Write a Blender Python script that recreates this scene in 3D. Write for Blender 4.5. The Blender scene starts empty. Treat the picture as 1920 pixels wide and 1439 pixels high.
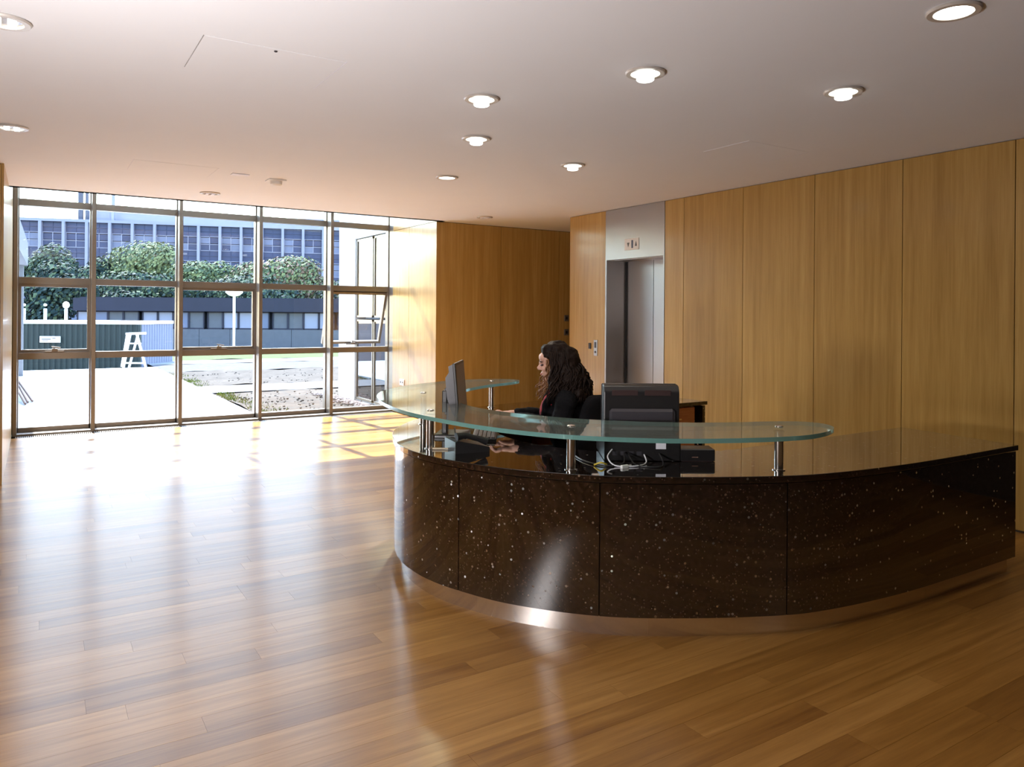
import bpy, bmesh, math, random
from mathutils import Matrix, Vector, Euler, noise
from math import sin, cos, pi, radians
random.seed(7)
S = bpy.context.scene
COL = S.collection
# ------------------------------------------------------------------ camera
cam_d = bpy.data.cameras.new('camera'); cam = bpy.data.objects.new('camera', cam_d); COL.objects.link(cam)
F, CX, CY, YAW, ROLL, EYE = 1412.2545, 960.0, 589.685, 0.56372, 0.00722, 1.4662
cam_d.sensor_fit = 'HORIZONTAL'; cam_d.sensor_width = 36.0; cam_d.lens = F * 36.0 / 1920
cam_d.shift_y = -(719.5 - CY) / 1920
cam_d.clip_start = 0.05; cam_d.clip_end = 600
fw = Vector((sin(YAW), cos(YAW), 0)); rt = Vector((cos(YAW), -sin(YAW), 0)); up = rt.cross(fw)
r2 = rt * cos(ROLL) + up * sin(ROLL); u2 = up * cos(ROLL) - rt * sin(ROLL)
m = Matrix((r2, u2, -fw)).transposed().to_4x4(); m.translation = (0, 0, EYE)
cam.matrix_world = m
S.camera = cam
# ------------------------------------------------------------------ sky, sun, exposure
SUN_DIR = Vector((0.088, -1.0, -1.03)).normalized()
w = bpy.data.worlds.new('World'); S.world = w; w.use_nodes = True
nt = w.node_tree; nt.nodes.clear()
sky = nt.nodes.new('ShaderNodeTexSky'); sky.sky_type = 'NISHITA'; sky.sun_disc = False   # hazy air
sky.sun_elevation = radians(45.7); sky.sun_rotation = radians(5); sky.air_density = 1.6; sky.dust_density = 0.6; sky.ozone_density = 3.0
bg = nt.nodes.new('ShaderNodeBackground'); bg.inputs['Strength'].default_value = 1.3
wo = nt.nodes.new('ShaderNodeOutputWorld')
nt.links.new(sky.outputs[0], bg.inputs[0]); nt.links.new(bg.outputs[0], wo.inputs[0])
sd = bpy.data.lights.new('sun', 'SUN'); sd.energy = 19; sd.angle = radians(0.55); sd.color = (1.0, 0.98, 0.96)
so = bpy.data.objects.new('sun', sd); COL.objects.link(so); so.rotation_euler = SUN_DIR.to_track_quat('-Z', 'Y').to_euler(); so.location = (0, 30, 30)
# the photographer's lamp standing on the left, beside the frame
ld = bpy.data.lights.new('photo_lamp', 'AREA'); ld.shape = 'DISK'; ld.size = 0.4; ld.energy = 62; ld.color = (1.0, 0.95, 0.95)
lo = bpy.data.objects.new('photo_lamp', ld); COL.objects.link(lo); lo.location = (-0.75, 1.95, 1.0)
lo.rotation_euler = Vector((0.55, 0.45, 0.65)).to_track_quat('-Z', 'Y').to_euler()
S.view_settings.view_transform = 'Standard'; S.view_settings.look = 'None'
S.view_settings.gamma = 1.0; S.view_settings.use_curve_mapping = False
S.view_settings.exposure = 0.52
S.cycles.max_bounces = 10; S.cycles.diffuse_bounces = 5; S.cycles.glossy_bounces = 4; S.cycles.transparent_max_bounces = 16
S.cycles.sample_clamp_indirect = 8; S.cycles.use_denoising = True; S.cycles.caustics_reflective = True; S.cycles.caustics_refractive = False

# ------------------------------------------------------------------ materials
def new_mat(name):
    mt = bpy.data.materials.new(name); mt.use_nodes = True
    return mt, mt.node_tree, mt.node_tree.nodes['Principled BSDF']
def flat(name, col, rough=0.6, metal=0.0, spec=0.5, bump=0.0, bscale=60, var=0.06, coat=0.0):
    mt, t, b = new_mat(name)
    b.inputs['Roughness'].default_value = rough; b.inputs['Metallic'].default_value = metal
    b.inputs['Specular IOR Level'].default_value = spec; b.inputs['Coat Weight'].default_value = coat
    tc = t.nodes.new('ShaderNodeNewGeometry')
    nz = t.nodes.new('ShaderNodeTexNoise'); nz.inputs['Scale'].default_value = bscale; nz.inputs['Detail'].default_value = 3
    t.links.new(tc.outputs['Position'], nz.inputs['Vector'])
    mx = t.nodes.new('ShaderNodeMix'); mx.data_type = 'RGBA'
    mx.inputs[6].default_value = (*[c * (1 - var) for c in col], 1); mx.inputs[7].default_value = (*[min(1, c * (1 + var)) for c in col], 1)
    t.links.new(nz.outputs[0], mx.inputs[0]); t.links.new(mx.outputs[2], b.inputs['Base Color'])
    if bump:
        bp = t.nodes.new('ShaderNodeBump'); bp.inputs['Strength'].default_value = bump; bp.inputs['Distance'].default_value = 0.01
        t.links.new(nz.outputs[0], bp.inputs['Height']); t.links.new(bp.outputs[0], b.inputs['Normal'])
    return mt
def wood(name, dark, mid, light, gscale, rough, tone=0.14, aniso=0.0, coat=0.0, spec=0.5, fig=2.0, bump=0.05):
    """grain drawn along the axis whose gscale is small"""
    mt, t, b = new_mat(name); N = t.nodes.new; L = t.links.new
    g = N('ShaderNodeNewGeometry'); oi = N('ShaderNodeObjectInfo')
    rnd = N('ShaderNodeMath'); rnd.operation = 'ADD'; L(oi.outputs['Random'], rnd.inputs[0]); L(g.outputs['Random Per Island'], rnd.inputs[1])
    fr = N('ShaderNodeMath'); fr.operation = 'FRACT'; L(rnd.outputs[0], fr.inputs[0])
    off = N('ShaderNodeMath'); off.operation = 'MULTIPLY'; L(fr.outputs[0], off.inputs[0]); off.inputs[1].default_value = 37.0
    cmb = N('ShaderNodeCombineXYZ')
    for i in range(3): L(off.outputs[0], cmb.inputs[i])
    add = N('ShaderNodeVectorMath'); add.operation = 'ADD'; L(g.outputs['Position'], add.inputs[0]); L(cmb.outputs[0], add.inputs[1])
    mp = N('ShaderNodeMapping'); mp.inputs['Scale'].default_value = gscale; L(add.outputs[0], mp.inputs['Vector'])
    n1 = N('ShaderNodeTexNoise'); n1.inputs['Scale'].default_value = 1.0; n1.inputs['Detail'].default_value = 6; n1.inputs['Roughness'].default_value = 0.62; n1.inputs['Distortion'].default_value = 0.4
    L(mp.outputs[0], n1.inputs['Vector'])
    mp2 = N('ShaderNodeMapping'); mp2.inputs['Scale'].default_value = [s_ * 5 for s_ in gscale]; L(add.outputs[0], mp2.inputs['Vector'])
    n2 = N('ShaderNodeTexNoise'); n2.inputs['Scale'].default_value = 1.0; n2.inputs['Detail'].default_value = 3; L(mp2.outputs[0], n2.inputs['Vector'])
    mp3 = N('ShaderNodeMapping'); mp3.inputs['Scale'].default_value = [s_ / 5 * fig for s_ in gscale]; L(add.outputs[0], mp3.inputs['Vector'])
    n3 = N('ShaderNodeTexNoise'); n3.inputs['Scale'].default_value = 1.0; n3.inputs['Detail'].default_value = 2; n3.inputs['Distortion'].default_value = 1.2; L(mp3.outputs[0], n3.inputs['Vector'])
    def mth(op, a, b_):
        q = N('ShaderNodeMath'); q.operation = op
        for i, v in enumerate((a, b_)):
            if isinstance(v, (int, float)): q.inputs[i].default_value = v
            else: L(v, q.inputs[i])
        return q.outputs[0]
    s = mth('ADD', mth('MULTIPLY', n1.outputs[0], 0.5), mth('ADD', mth('MULTIPLY', n2.outputs[0], 0.2), mth('MULTIPLY', n3.outputs[0], 0.3)))
    s = mth('ADD', s, mth('MULTIPLY', mth('SUBTRACT', fr.outputs[0], 0.5), tone * 2))
    rp = N('ShaderNodeValToRGB'); e = rp.color_ramp.elements
    e[0].position = 0.30; e[0].color = (*dark, 1); e[1].position = 0.70; e[1].color = (*light, 1)
    k = e.new(0.5); k.color = (*mid, 1)
    L(s, rp.inputs[0]); L(rp.outputs[0], b.inputs['Base Color'])
    b.inputs['Roughness'].default_value = rough; b.inputs['Specular IOR Level'].default_value = spec
    b.inputs['Coat Weight'].default_value = coat; b.inputs['Coat Roughness'].default_value = 0.12
    if aniso:
        b.inputs['IOR'].default_value = 1.5
        b.inputs['Anisotropic'].default_value = aniso
        tg = N('ShaderNodeCombineXYZ'); tg.inputs[0].default_value = 0.0; tg.inputs[1].default_value = 1.0
        b.inputs['Tangent'].default_value = (0, 1, 0) if hasattr(b.inputs['Tangent'], 'default_value') else (0, 1, 0)
        L(tg.outputs[0], b.inputs['Tangent'])
    if bump:
        bp = N('ShaderNodeBump'); bp.inputs['Strength'].default_value = bump; bp.inputs['Distance'].default_value = 0.002
        L(n2.outputs[0], bp.inputs['Height']); L(bp.outputs[0], b.inputs['Normal'])
    return mt
def granite():
    mt, t, b = new_mat('polished_black_granite'); N = t.nodes.new; L = t.links.new
    g = N('ShaderNodeNewGeometry')
    def specks(scale, thr, seed):
        mp = N('ShaderNodeMapping'); mp.inputs['Location'].default_value = (seed, seed * 1.7, seed * .3); L(g.outputs['Position'], mp.inputs[0])
        v = N('ShaderNodeTexVoronoi'); v.inputs['Scale'].default_value = scale; L(mp.outputs[0], v.inputs['Vector'])
        sp = N('ShaderNodeSeparateColor'); L(v.outputs['Color'], sp.inputs[0])
        a = N('ShaderNodeMath'); a.operation = 'GREATER_THAN'; a.inputs[1].default_value = thr; L(sp.outputs[0], a.inputs[0])
        c = N('ShaderNodeMath'); c.operation = 'LESS_THAN'; c.inputs[1].default_value = 0.36; L(v.outputs['Distance'], c.inputs[0])
        d = N('ShaderNodeMath'); d.operation = 'MULTIPLY'; L(a.outputs[0], d.inputs[0]); L(c.outputs[0], d.inputs[1])
        return d.outputs[0], v.outputs['Color']
    base = N('ShaderNodeTexNoise'); base.inputs['Scale'].default_value = 55; base.inputs['Detail'].default_value = 5; L(g.outputs['Position'], base.inputs['Vector'])
    rp = N('ShaderNodeValToRGB'); e = rp.color_ramp.elements
    e[0].position = .42; e[0].color = (.0035, .0034, .0026, 1); e[1].position = .74; e[1].color = (.030, .014, .010, 1)
    L(base.outputs[0], rp.inputs[0])
    s1, c1 = specks(62, 0.95, 3.1); s2, c2 = specks(120, 0.86, 9.7)
    m2 = N('ShaderNodeMix'); m2.data_type = 'RGBA'; L(s2, m2.inputs[0]); L(rp.outputs[0], m2.inputs[6]); m2.inputs[7].default_value = (.075, .045, .032, 1)
    m1 = N('ShaderNodeMix'); m1.data_type = 'RGBA'; L(s1, m1.inputs[0]); L(m2.outputs[2], m1.inputs[6]); m1.inputs[7].default_value = (.80, .78, .76, 1)
    L(m1.outputs[2], b.inputs['Base Color'])
    # the pale flakes are mirror-like crystals, each lying at its own angle under the polish
    vs = N('ShaderNodeVectorMath'); vs.operation = 'SUBTRACT'; L(c1, vs.inputs[0]); vs.inputs[1].default_value = (.5, .5, .5)
    sc = N('ShaderNodeVectorMath'); sc.operation = 'SCALE'; L(vs.outputs[0], sc.inputs[0])
    ms = N('ShaderNodeMath'); ms.operation = 'MULTIPLY'; L(s1, ms.inputs[0]); ms.inputs[1].default_value = 1.3; L(ms.outputs[0], sc.inputs['Scale'])
    ad = N('ShaderNodeVectorMath'); ad.operation = 'ADD'; L(g.outputs['Normal'], ad.inputs[0]); L(sc.outputs[0], ad.inputs[1])
    no = N('ShaderNodeVectorMath'); no.operation = 'NORMALIZE'; L(ad.outputs[0], no.inputs[0]); L(no.outputs[0], b.inputs['Normal'])
    me_ = N('ShaderNodeMath'); me_.operation = 'MULTIPLY'; L(s1, me_.inputs[0]); me_.inputs[1].default_value = .7; L(me_.outputs[0], b.inputs['Metallic'])
    ro = N('ShaderNodeMapRange'); L(s1, ro.inputs['Value']); ro.inputs['To Min'].default_value = .05; ro.inputs['To Max'].default_value = .24; L(ro.outputs[0], b.inputs['Roughness'])
    b.inputs['IOR'].default_value = 1.65; b.inputs['Coat Weight'].default_value = .9; b.inputs['Coat Roughness'].default_value = .02
    return mt
def pane_mat(name, tint, refl=1.5, rough=0.0, haze=0.0):
    mt = bpy.data.materials.new(name); mt.use_nodes = True; t = mt.node_tree; t.nodes.clear(); N = t.nodes.new; L = t.links.new
    tr = N('ShaderNodeBsdfTransparent'); tr.inputs[0].default_value = (*tint, 1)
    gl = N('ShaderNodeBsdfGlossy'); gl.inputs['Roughness'].default_value = rough
    fr = N('ShaderNodeFresnel'); ge = N('ShaderNodeNewGeometry'); mr = N('ShaderNodeMapRange')
    mr.inputs['To Min'].default_value = refl; mr.inputs['To Max'].default_value = 1 / refl; L(ge.outputs['Backfacing'], mr.inputs['Value']); L(mr.outputs[0], fr.inputs['IOR'])   # a sheet has the same sheen from both sides
    mx = N('ShaderNodeMixShader'); L(fr.outputs[0], mx.inputs[0]); L(tr.outputs[0], mx.inputs[1]); L(gl.outputs[0], mx.inputs[2])
    o = N('ShaderNodeOutputMaterial'); out = mx.outputs[0]
    if haze:
        df = N('ShaderNodeBsdfDiffuse'); df.inputs[0].default_value = (.6, .66, .62, 1)
        m2 = N('ShaderNodeMixShader'); m2.inputs[0].default_value = haze; L(out, m2.inputs[1]); L(df.outputs[0], m2.inputs[2]); out = m2.outputs[0]
    L(out, o.inputs[0]); return mt
def emit(name, col, st):
    mt = bpy.data.materials.new(name); mt.use_nodes = True; t = mt.node_tree; t.nodes.clear()
    e = t.nodes.new('ShaderNodeEmission'); e.inputs[0].default_value = (*col, 1); e.inputs[1].default_value = st
    o = t.nodes.new('ShaderNodeOutputMaterial'); t.links.new(e.outputs[0], o.inputs[0]); return mt
M = {}
M['veneer'] = wood('oak_veneer', (.34, .185, .040), (.46, .275, .072), (.58, .37, .125), (26, 26, .9), 0.33, tone=0.05, coat=.25, fig=1.6, bump=0.03)
M['oakfloor'] = wood('oak_floorboard', (.20, .080, .015), (.32, .148, .031), (.45, .23, .060), (1.6, 34, 8), 0.345, tone=0.13, aniso=0.94, fig=2.2, spec=0.95, bump=0.03)
M['redwood'] = wood('drawer_wood', (.30, .10, .03), (.42, .16, .05), (.5, .21, .07), (2, 30, 30), 0.4, tone=0.03)
M['plaster'] = flat('ceiling_plaster', (.82, .83, .86), .9, bump=.02, bscale=3, var=.012)
M['white'] = flat('white_paint', (.82, .82, .82), .6)
M['whitewall'] = flat('white_render', (.78, .78, .77), .85, bump=.05)
M['dark'] = flat('dark_gap', (.05, .032, .02), .9)
M['alu'] = flat('anodised_aluminium', (.24, .215, .185), .36, .5)
M['aludark'] = flat('dark_aluminium', (.20, .17, .14), .45, .5)
M['steel'] = flat('brushed_steel', (.45, .43, .42), .38, 1.0, bump=.01, bscale=200)
M['chrome'] = flat('satin_steel_post', (.74, .70, .66), .18, 1.0)
M['lampmetal'] = flat('lamp_ring_metal', (.62, .58, .54), .4, .25)
M['granite'] = granite()
M['glassg'] = pane_mat('clear_shelf_glass', (.80, .87, .84), 1.5, haze=.07)
M['pane'] = pane_mat('window_glass', (.95, .97, .98), 1.45)
M['wingglass'] = pane_mat('wing_glass', (.42, .48, .55), 2.4)
M['edge'] = flat('green_glass_edge', (.16, .36, .33), .12, spec=.8)
M['edge'].node_tree.nodes['Principled BSDF'].inputs['Transmission Weight'].default_value = .35
M['black'] = flat('black_plastic', (.014, .013, .014), .38)
M['blackg'] = flat('dark_grey_plastic', (.045, .042, .05), .35)
M['label'] = flat('white_sticker', (.78, .78, .85), .6)
M['cloth'] = flat('black_wool', (.0045, .0045, .006), .95, spec=.2, bump=.2, bscale=120)
M['red'] = flat('dark_red_jersey', (.32, .012, .02), .8)
M['skin'] = flat('skin', (.62, .36, .27), .5, var=.03)
M['hair'] = flat('dark_brown_hair', (.012, .006, .004), .6, spec=.15, var=.4, bscale=40)
M['hairlight'] = flat('auburn_hair_ends', (.20, .085, .03), .45, var=.4, bscale=40)
M['eye'] = flat('eye_dark', (.05, .03, .03), .3)
M['lip'] = flat('lips', (.42, .13, .11), .5)
M['glow'] = emit('lamp_glow', (1.0, .97, .88), 9.0)
M['glowdim'] = emit('lamp_glow_small', (1.0, .97, .9), 5.0)
M['frost'] = emit('frosted_lamp_glass', (.95, 1.0, .95), 3.2)
M['paving'] = flat('pale_paving', (.58, .60, .63), .85, spec=0, bscale=4, var=.04)
M['mud'] = flat('dry_mud', (.095, .083, .072), .95, spec=0, bump=.6, bscale=5, var=.35)
M['gravel'] = flat('stony_verge', (.11, .104, .112), .95, spec=0, bump=.6, bscale=9, var=.3)
M['grass'] = flat('grass', (.09, .11, .055), .95, spec=0, bump=.3, bscale=12, var=.3)
M['road'] = flat('pale_road', (.22, .22, .225), .9, spec=0, bscale=2)
M['facadeglass'] = flat('far_window_glass', (.028, .038, .088), .5, spec=.2, var=.3, bscale=.35)  # far facade colours carry a blue tint standing in for haze and shade
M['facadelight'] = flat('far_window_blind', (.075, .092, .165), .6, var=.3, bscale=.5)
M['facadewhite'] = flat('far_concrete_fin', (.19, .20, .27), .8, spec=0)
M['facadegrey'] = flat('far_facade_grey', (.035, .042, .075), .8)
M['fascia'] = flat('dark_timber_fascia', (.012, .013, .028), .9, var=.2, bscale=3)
M['anxwall'] = flat('grey_block_wall', (.085, .09, .11), .95, spec=0, var=.12, bscale=4)
M['canopy'] = flat('shaded_canopy_render', (.17, .175, .19), .85, spec=0)  # white render painted darker to stand in for the canopy's shade
M['dimwall'] = flat('dim_wall', (.30, .24, .17), .8)
M['container'] = flat('green_container_paint', (.012, .022, .021), .7, var=.2, bscale=3)
M['leafdark'] = flat('leaves_dark', (.018, .032, .032), .8, spec=.1, var=.5, bscale=2)
M['leafmid'] = flat('leaves_mid', (.065, .09, .055), .8, spec=.1, var=.5, bscale=2)
M['leaflight'] = flat('leaves_light', (.13, .155, .075), .8, spec=.1, var=.5, bscale=2)
M['leafred'] = flat('leaves_reddish', (.15, .10, .075), .8, spec=.1, var=.6, bscale=3)
M['bark'] = flat('bark', (.10, .08, .06), .9)
M['timber'] = flat('timber_lath', (.20, .11, .08), .8)

# ------------------------------------------------------------------ mesh helpers
WM = {}
def tag(o, label=None, cat=None, group=None, kind=None):
    for k, v in (('label', label), ('category', cat), ('group', group), ('kind', kind)):
        if v: o[k] = v
    return o
def thing(name, label, cat, loc=(0, 0, 0), rotz=0.0, group=None, kind=None):
    o = bpy.data.objects.new(name, None); COL.objects.link(o); o.location = loc; o.rotation_euler = (0, 0, rotz)
    o.empty_display_size = .1
    WM[o.name] = Matrix.Translation(Vector(loc)) @ Euler((0, 0, rotz)).to_matrix().to_4x4()
    return tag(o, label, cat, group, kind)
class MB:
    def __init__(s): s.v = []; s.f = []
    def add(s, vs, fs):
        n = len(s.v); s.v += [tuple(p) for p in vs]; s.f += [tuple(i + n for i in f) for f in fs]; return s
    def box(s, x0, x1, y0, y1, z0, z1, M_=None):
        vs = [Vector(p) for p in ((x0, y0, z0), (x1, y0, z0), (x1, y1, z0), (x0, y1, z0), (x0, y0, z1), (x1, y0, z1), (x1, y1, z1), (x0, y1, z1))]
        if M_ is not None: vs = [M_ @ p for p in vs]
        return s.add(vs, [(3, 2, 1, 0), (4, 5, 6, 7), (0, 1, 5, 4), (1, 2, 6, 5), (2, 3, 7, 6), (3, 0, 4, 7)])
    def cbox(s, x0, x1, y0, y1, z0, z1, c=.004, M_=None):
        """box with chamfered vertical and top edges"""
        P = [(x0 + c, y0), (x1 - c, y0), (x1, y0 + c), (x1, y1 - c), (x1 - c, y1), (x0 + c, y1), (x0, y1 - c), (x0, y0 + c)]
        Q = [(min(max(x, x0 + c), x1 - c), min(max(y, y0 + c), y1 - c)) for x, y in P]
        vs = [Vector((*p, z0)) for p in P] + [Vector((*p, z1 - c)) for p in P] + [Vector((*p, z1)) for p in Q]
        if M_ is not None: vs = [M_ @ p for p in vs]
        fs = [tuple(range(7, -1, -1)), tuple(range(16, 24))]
        for k in (0, 8):
            fs += [(k + i, k + (i + 1) % 8, k + 8 + (i + 1) % 8, k + 8 + i) for i in range(8)]
        return s.add(vs, fs)
    def prism(s, P, z0, z1, M_=None):
        n = len(P); a = sum(P[i][0] * P[(i + 1) % n][1] - P[(i + 1) % n][0] * P[i][1] for i in range(n))
        if a < 0: P = P[::-1]
        vs = [Vector((x, y, z0)) for x, y in P] + [Vector((x, y, z1)) for x, y in P]
        if M_ is not None: vs = [M_ @ p for p in vs]
        return s.add(vs, [tuple(range(n - 1, -1, -1)), tuple(range(n, 2 * n))] + [(i, (i + 1) % n, n + (i + 1) % n, n + i) for i in range(n)])
    def ribbon(s, A, B, z0, z1, caps=True):
        """solid strip between two equally long plan curves"""
        n = len(A); vs = []
        for a, b in zip(A, B): vs += [(a[0], a[1], z0), (a[0], a[1], z1), (b[0], b[1], z1), (b[0], b[1], z0)]
        fs = []
        for i in range(n - 1):
            k = 4 * i
            for j in range(4): fs.append((k + j, k + (j + 1) % 4, k + 4 + (j + 1) % 4, k + 4 + j))
        if caps: fs += [(3, 2, 1, 0), (4 * n - 4, 4 * n - 3, 4 * n - 2, 4 * n - 1)]
        return s.add(vs, fs)
    def tube(s, path, r, n=8, caps=True):
        path = [Vector(p) for p in path]; rs = r if isinstance(r, (list, tuple)) else [r] * len(path)
        base = len(s.v); up_ = Vector((0, 0, 1)); px = None
        for i, p in enumerate(path):
            d = (path[min(i + 1, len(path) - 1)] - path[max(i - 1, 0)]).normalized()
            if px is None: px = d.cross(up_ if abs(d.z) < .9 else Vector((1, 0, 0))).normalized()
            px = (px - d * px.dot(d)).normalized(); py = d.cross(px)
            for k in range(n):
                a = 2 * pi * k / n; s.v.append(tuple(p + (px * cos(a) + py * sin(a)) * rs[i]))
        for i in range(len(path) - 1):
            for k in range(n):
                a = base + i * n + k; b = base + i * n + (k + 1) % n; s.f.append((a, b, b + n, a + n))
        if caps: s.f.append(tuple(base + k for k in range(n - 1, -1, -1))); s.f.append(tuple(base + (len(path) - 1) * n + k for k in range(n)))
        return s
    def lathe(s, prof, c=(0, 0, 0), n=24, M_=None, close=False):
        base = len(s.v); c = Vector(c)
        for r, z in prof:
            for k in range(n):
                a = 2 * pi * k / n; p = Vector((r * cos(a), r * sin(a), z)) + c
                s.v.append(tuple(M_ @ p if M_ is not None else p))
        for i in range(len(prof) - 1 if not close else len(prof)):
            for k in range(n):
                j = (i + 1) % len(prof)
                s.f.append((base + i * n + k, base + i * n + (k + 1) % n, base + j * n + (k + 1) % n, base + j * n + k))
        if not close: s.f.append(tuple(base + k for k in range(n - 1, -1, -1))); s.f.append(tuple(base + (len(prof) - 1) * n + k for k in range(n)))
        return s
    def ell(s, c, r, M_=None, nu=16, nv=10):
        prof = [(sin(pi * (j + .5 * (j == 0) * .2) / nv) if 0 < j < nv else 0.02, -cos(pi * j / nv)) for j in range(nv + 1)]
        T = Matrix.Translation(Vector(c)) @ (M_ if M_ is not None else Matrix.Identity(4)) @ Matrix.Diagonal((*r, 1))
        return s.lathe(prof, n=nu, M_=T)
    def mesh(s, name, inv=None):
        me = bpy.data.meshes.new(name)
        vs = s.v if inv is None else [tuple(inv @ Vector(p)) for p in s.v]
        me.from_pydata(vs, [], s.f); me.update(); return me
    def build(s, name, mat, parent=None, smooth=False, local=False, fix=True, bevel=0):
        inv = None if (parent is None or local) else WM[parent.name].inverted()
        me = s.mesh(name, inv)
        if fix:
            bm = bmesh.new(); bm.from_mesh(me); bmesh.ops.recalc_face_normals(bm, faces=bm.faces); bm.to_mesh(me); bm.free()
        for q in (mat if isinstance(mat, list) else [mat]): me.materials.append(M[q] if isinstance(q, str) else q)
        o = bpy.data.objects.new(name, me); COL.objects.link(o)
        if parent is not None: o.parent = parent; WM[o.name] = WM[parent.name]
        else: WM[o.name] = Matrix.Identity(4)
        if smooth:
            for p in me.polygons: p.use_smooth = True
            if smooth != 'all': me.set_sharp_from_angle(angle=radians(38))
        if bevel:
            b = o.modifiers.new('bevel', 'BEVEL'); b.width = bevel; b.segments = 2; b.limit_method = 'ANGLE'
        return o
def inst(src, name, parent, loc=None):
    o = src.copy(); o.name = name; COL.objects.link(o); o.parent = parent
    if loc is not None: o.location = loc
    WM[o.name] = WM[parent.name]; return o
def copy_tree(o, parent=None):
    c = o.copy(); COL.objects.link(c); c.parent = parent
    for ch in o.children: copy_tree(ch, c)
    return c
def catmull(P, k=6, closed=False):
    out = []; n = len(P)
    for i in range(n if closed else n - 1):
        if closed: a, b, c, d = P[(i - 1) % n], P[i], P[(i + 1) % n], P[(i + 2) % n]
        else: a, b, c, d = P[max(i - 1, 0)], P[i], P[i + 1], P[min(i + 2, n - 1)]
        for j in range(k):
            t = j / k
            out.append(tuple(.5 * (2 * b[q] + (c[q] - a[q]) * t + (2 * a[q] - 5 * b[q] + 4 * c[q] - d[q]) * t * t + (3 * b[q] - a[q] - 3 * c[q] + d[q]) * t ** 3) for q in range(len(b))))
    if not closed: out.append(tuple(P[-1]))
    return out
def offset(C, d):
    out = []
    for i, p in enumerate(C):
        a = C[max(i - 1, 0)]; b = C[min(i + 1, len(C) - 1)]
        t = Vector((b[0] - a[0], b[1] - a[1])).normalized(); out.append((p[0] - t.y * d, p[1] + t.x * d))
    return out

# ------------------------------------------------------------------ floor of oak boards
H = 2.7
floor = tag(MB().box(-6, 8.5, -3.6, 10.6, -.25, -.014).build('floor', 'dark'), kind='structure')
WIDTH = .118
near, rest = [], []
rng = random.Random(3)
y = -3.6 + .01; row = 0
while y < 10.34:
    x = -6 + rng.uniform(-1.6, 0)
    while x < 8.4:
        L_ = rng.choice((.9, 1.2, 1.5, 1.8, 2.1)) * rng.uniform(.9, 1.1)
        x0, x1 = max(x, -6), min(x + L_, 8.4); x += L_
        if x1 - x0 < .05: continue
        cxm, cym = (x0 + x1) / 2, y + WIDTH / 2
        dep = cxm * fw.x + cym * fw.y; lat = cxm * rt.x + cym * rt.y
        hidden = (x0 > 1.95 and x1 < 4.7 and 2.75 < cym < 4.6) or (x0 > 5.7 and cym < 7.6)
        vis = dep > 2.2 and abs(lat) < .70 * dep + .35 and not hidden
        (near if vis else rest).append(((dep if vis else 99), x0, x1, y, y + min(WIDTH, 10.34 - y)))
    y += WIDTH; row += 1
near.sort(); rest += near[300:]; near = near[:300]
G = .0003
def plank_mb(mb, x0, x1, y0, y1):
    c = .00015
    vs = [(x0 + G, y0 + G, -.014), (x1 - G, y0 + G, -.014), (x1 - G, y1 - G, -.014), (x0 + G, y1 - G, -.014),
          (x0 + G, y0 + G, -c), (x1 - G, y0 + G, -c), (x1 - G, y1 - G, -c), (x0 + G, y1 - G, -c),
          (x0 + G + c, y0 + G + c, 0), (x1 - G - c, y0 + G + c, 0), (x1 - G - c, y1 - G - c, 0), (x0 + G + c, y1 - G - c, 0)]
    return mb.add(vs, [(0, 1, 5, 4), (1, 2, 6, 5), (2, 3, 7, 6), (3, 0, 4, 7), (4, 5, 9, 8), (5, 6, 10, 9), (6, 7, 11, 10), (7, 4, 8, 11), (8, 9, 10, 11)])
for _, x0, x1, y0, y1 in near: plank_mb(MB(), x0, x1, y0, y1).build('plank', 'oakfloor', floor, fix=False)
rb = MB()
for _, x0, x1, y0, y1 in rest: plank_mb(rb, x0, x1, y0, y1)
tag(rb.build('far_planks', 'oakfloor', floor, fix=False), kind='stuff')
gr = MB()
gr.box(-.2, 4.5, 10.345, 10.352, -.014, .001); gr.box(-.2, 4.5, 10.462, 10.469, -.014, .001)
for i in range(235): gr.box(-.19 + i * .02, -.182 + i * .02, 10.352, 10.462, -.008, 0)
tag(gr.build('floor_grille', 'alu', floor), kind='stuff')

# ------------------------------------------------------------------ ceiling
ceil = tag(MB().box(-6, 8.5, -3.6, 9.03, H, H + .12).build('ceiling', 'plaster'), kind='structure')
bh = MB().box(-.5, 4.6, 8.93, 9.03, H, 3.8).box(-.6, 4.9, 8.93, 10.95, 3.8, 3.95).build('trim_1', 'white'); tag(bh, kind='structure')
# walls -------------------------------------------------------------------
def wall(name, mb, mat='dark', panels=(), pm='veneer', extra=None):
    o = tag(mb.build(name, mat), kind='structure')
    for b in panels: MB().box(*b).build('panel', pm, o)
    return o
g = .003
rw_y = [1.736, 2.536, 3.334, 4.118, 4.899, 5.677, 5.955]
rp_ = [(5.698, 5.72, a + g, b - g, .012, H - .006) for a, b in zip(rw_y[:-1], rw_y[1:])] + [(5.698, 5.72, 6.95 + g, 7.651, .012, H - .006)]
wall('wall_right', MB().box(5.72, 5.98, 1.72, 5.955, 0, H).box(6.6, 6.8, -3.6, 1.72, 0, H).box(5.72, 6.8, 1.70, 1.74, 0, H).box(5.72, 8.5, 6.95, 7.645, 0, H).box(5.98, 8.5, 5.0, 5.955, 0, H), panels=rp_)  # unseen end towards the camera shaped as a dark recess for the granite's reflection
cp = [(5.722, 6.6, 7.645, 7.66, .012, H - .006), (6.603, 7.6, 7.645, 7.66, .012, H - .006)]
bx = [4.51, 5.519, 6.524, 7.53, 8.5]
wall('wall_back', MB().box(4.53, 8.5, 9.05, 9.25, 0, H + .4), panels=[(a + g, b - g, 9.03, 9.05, .012, H - .006) for a, b in zip(bx[:-1], bx[1:])])
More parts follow.
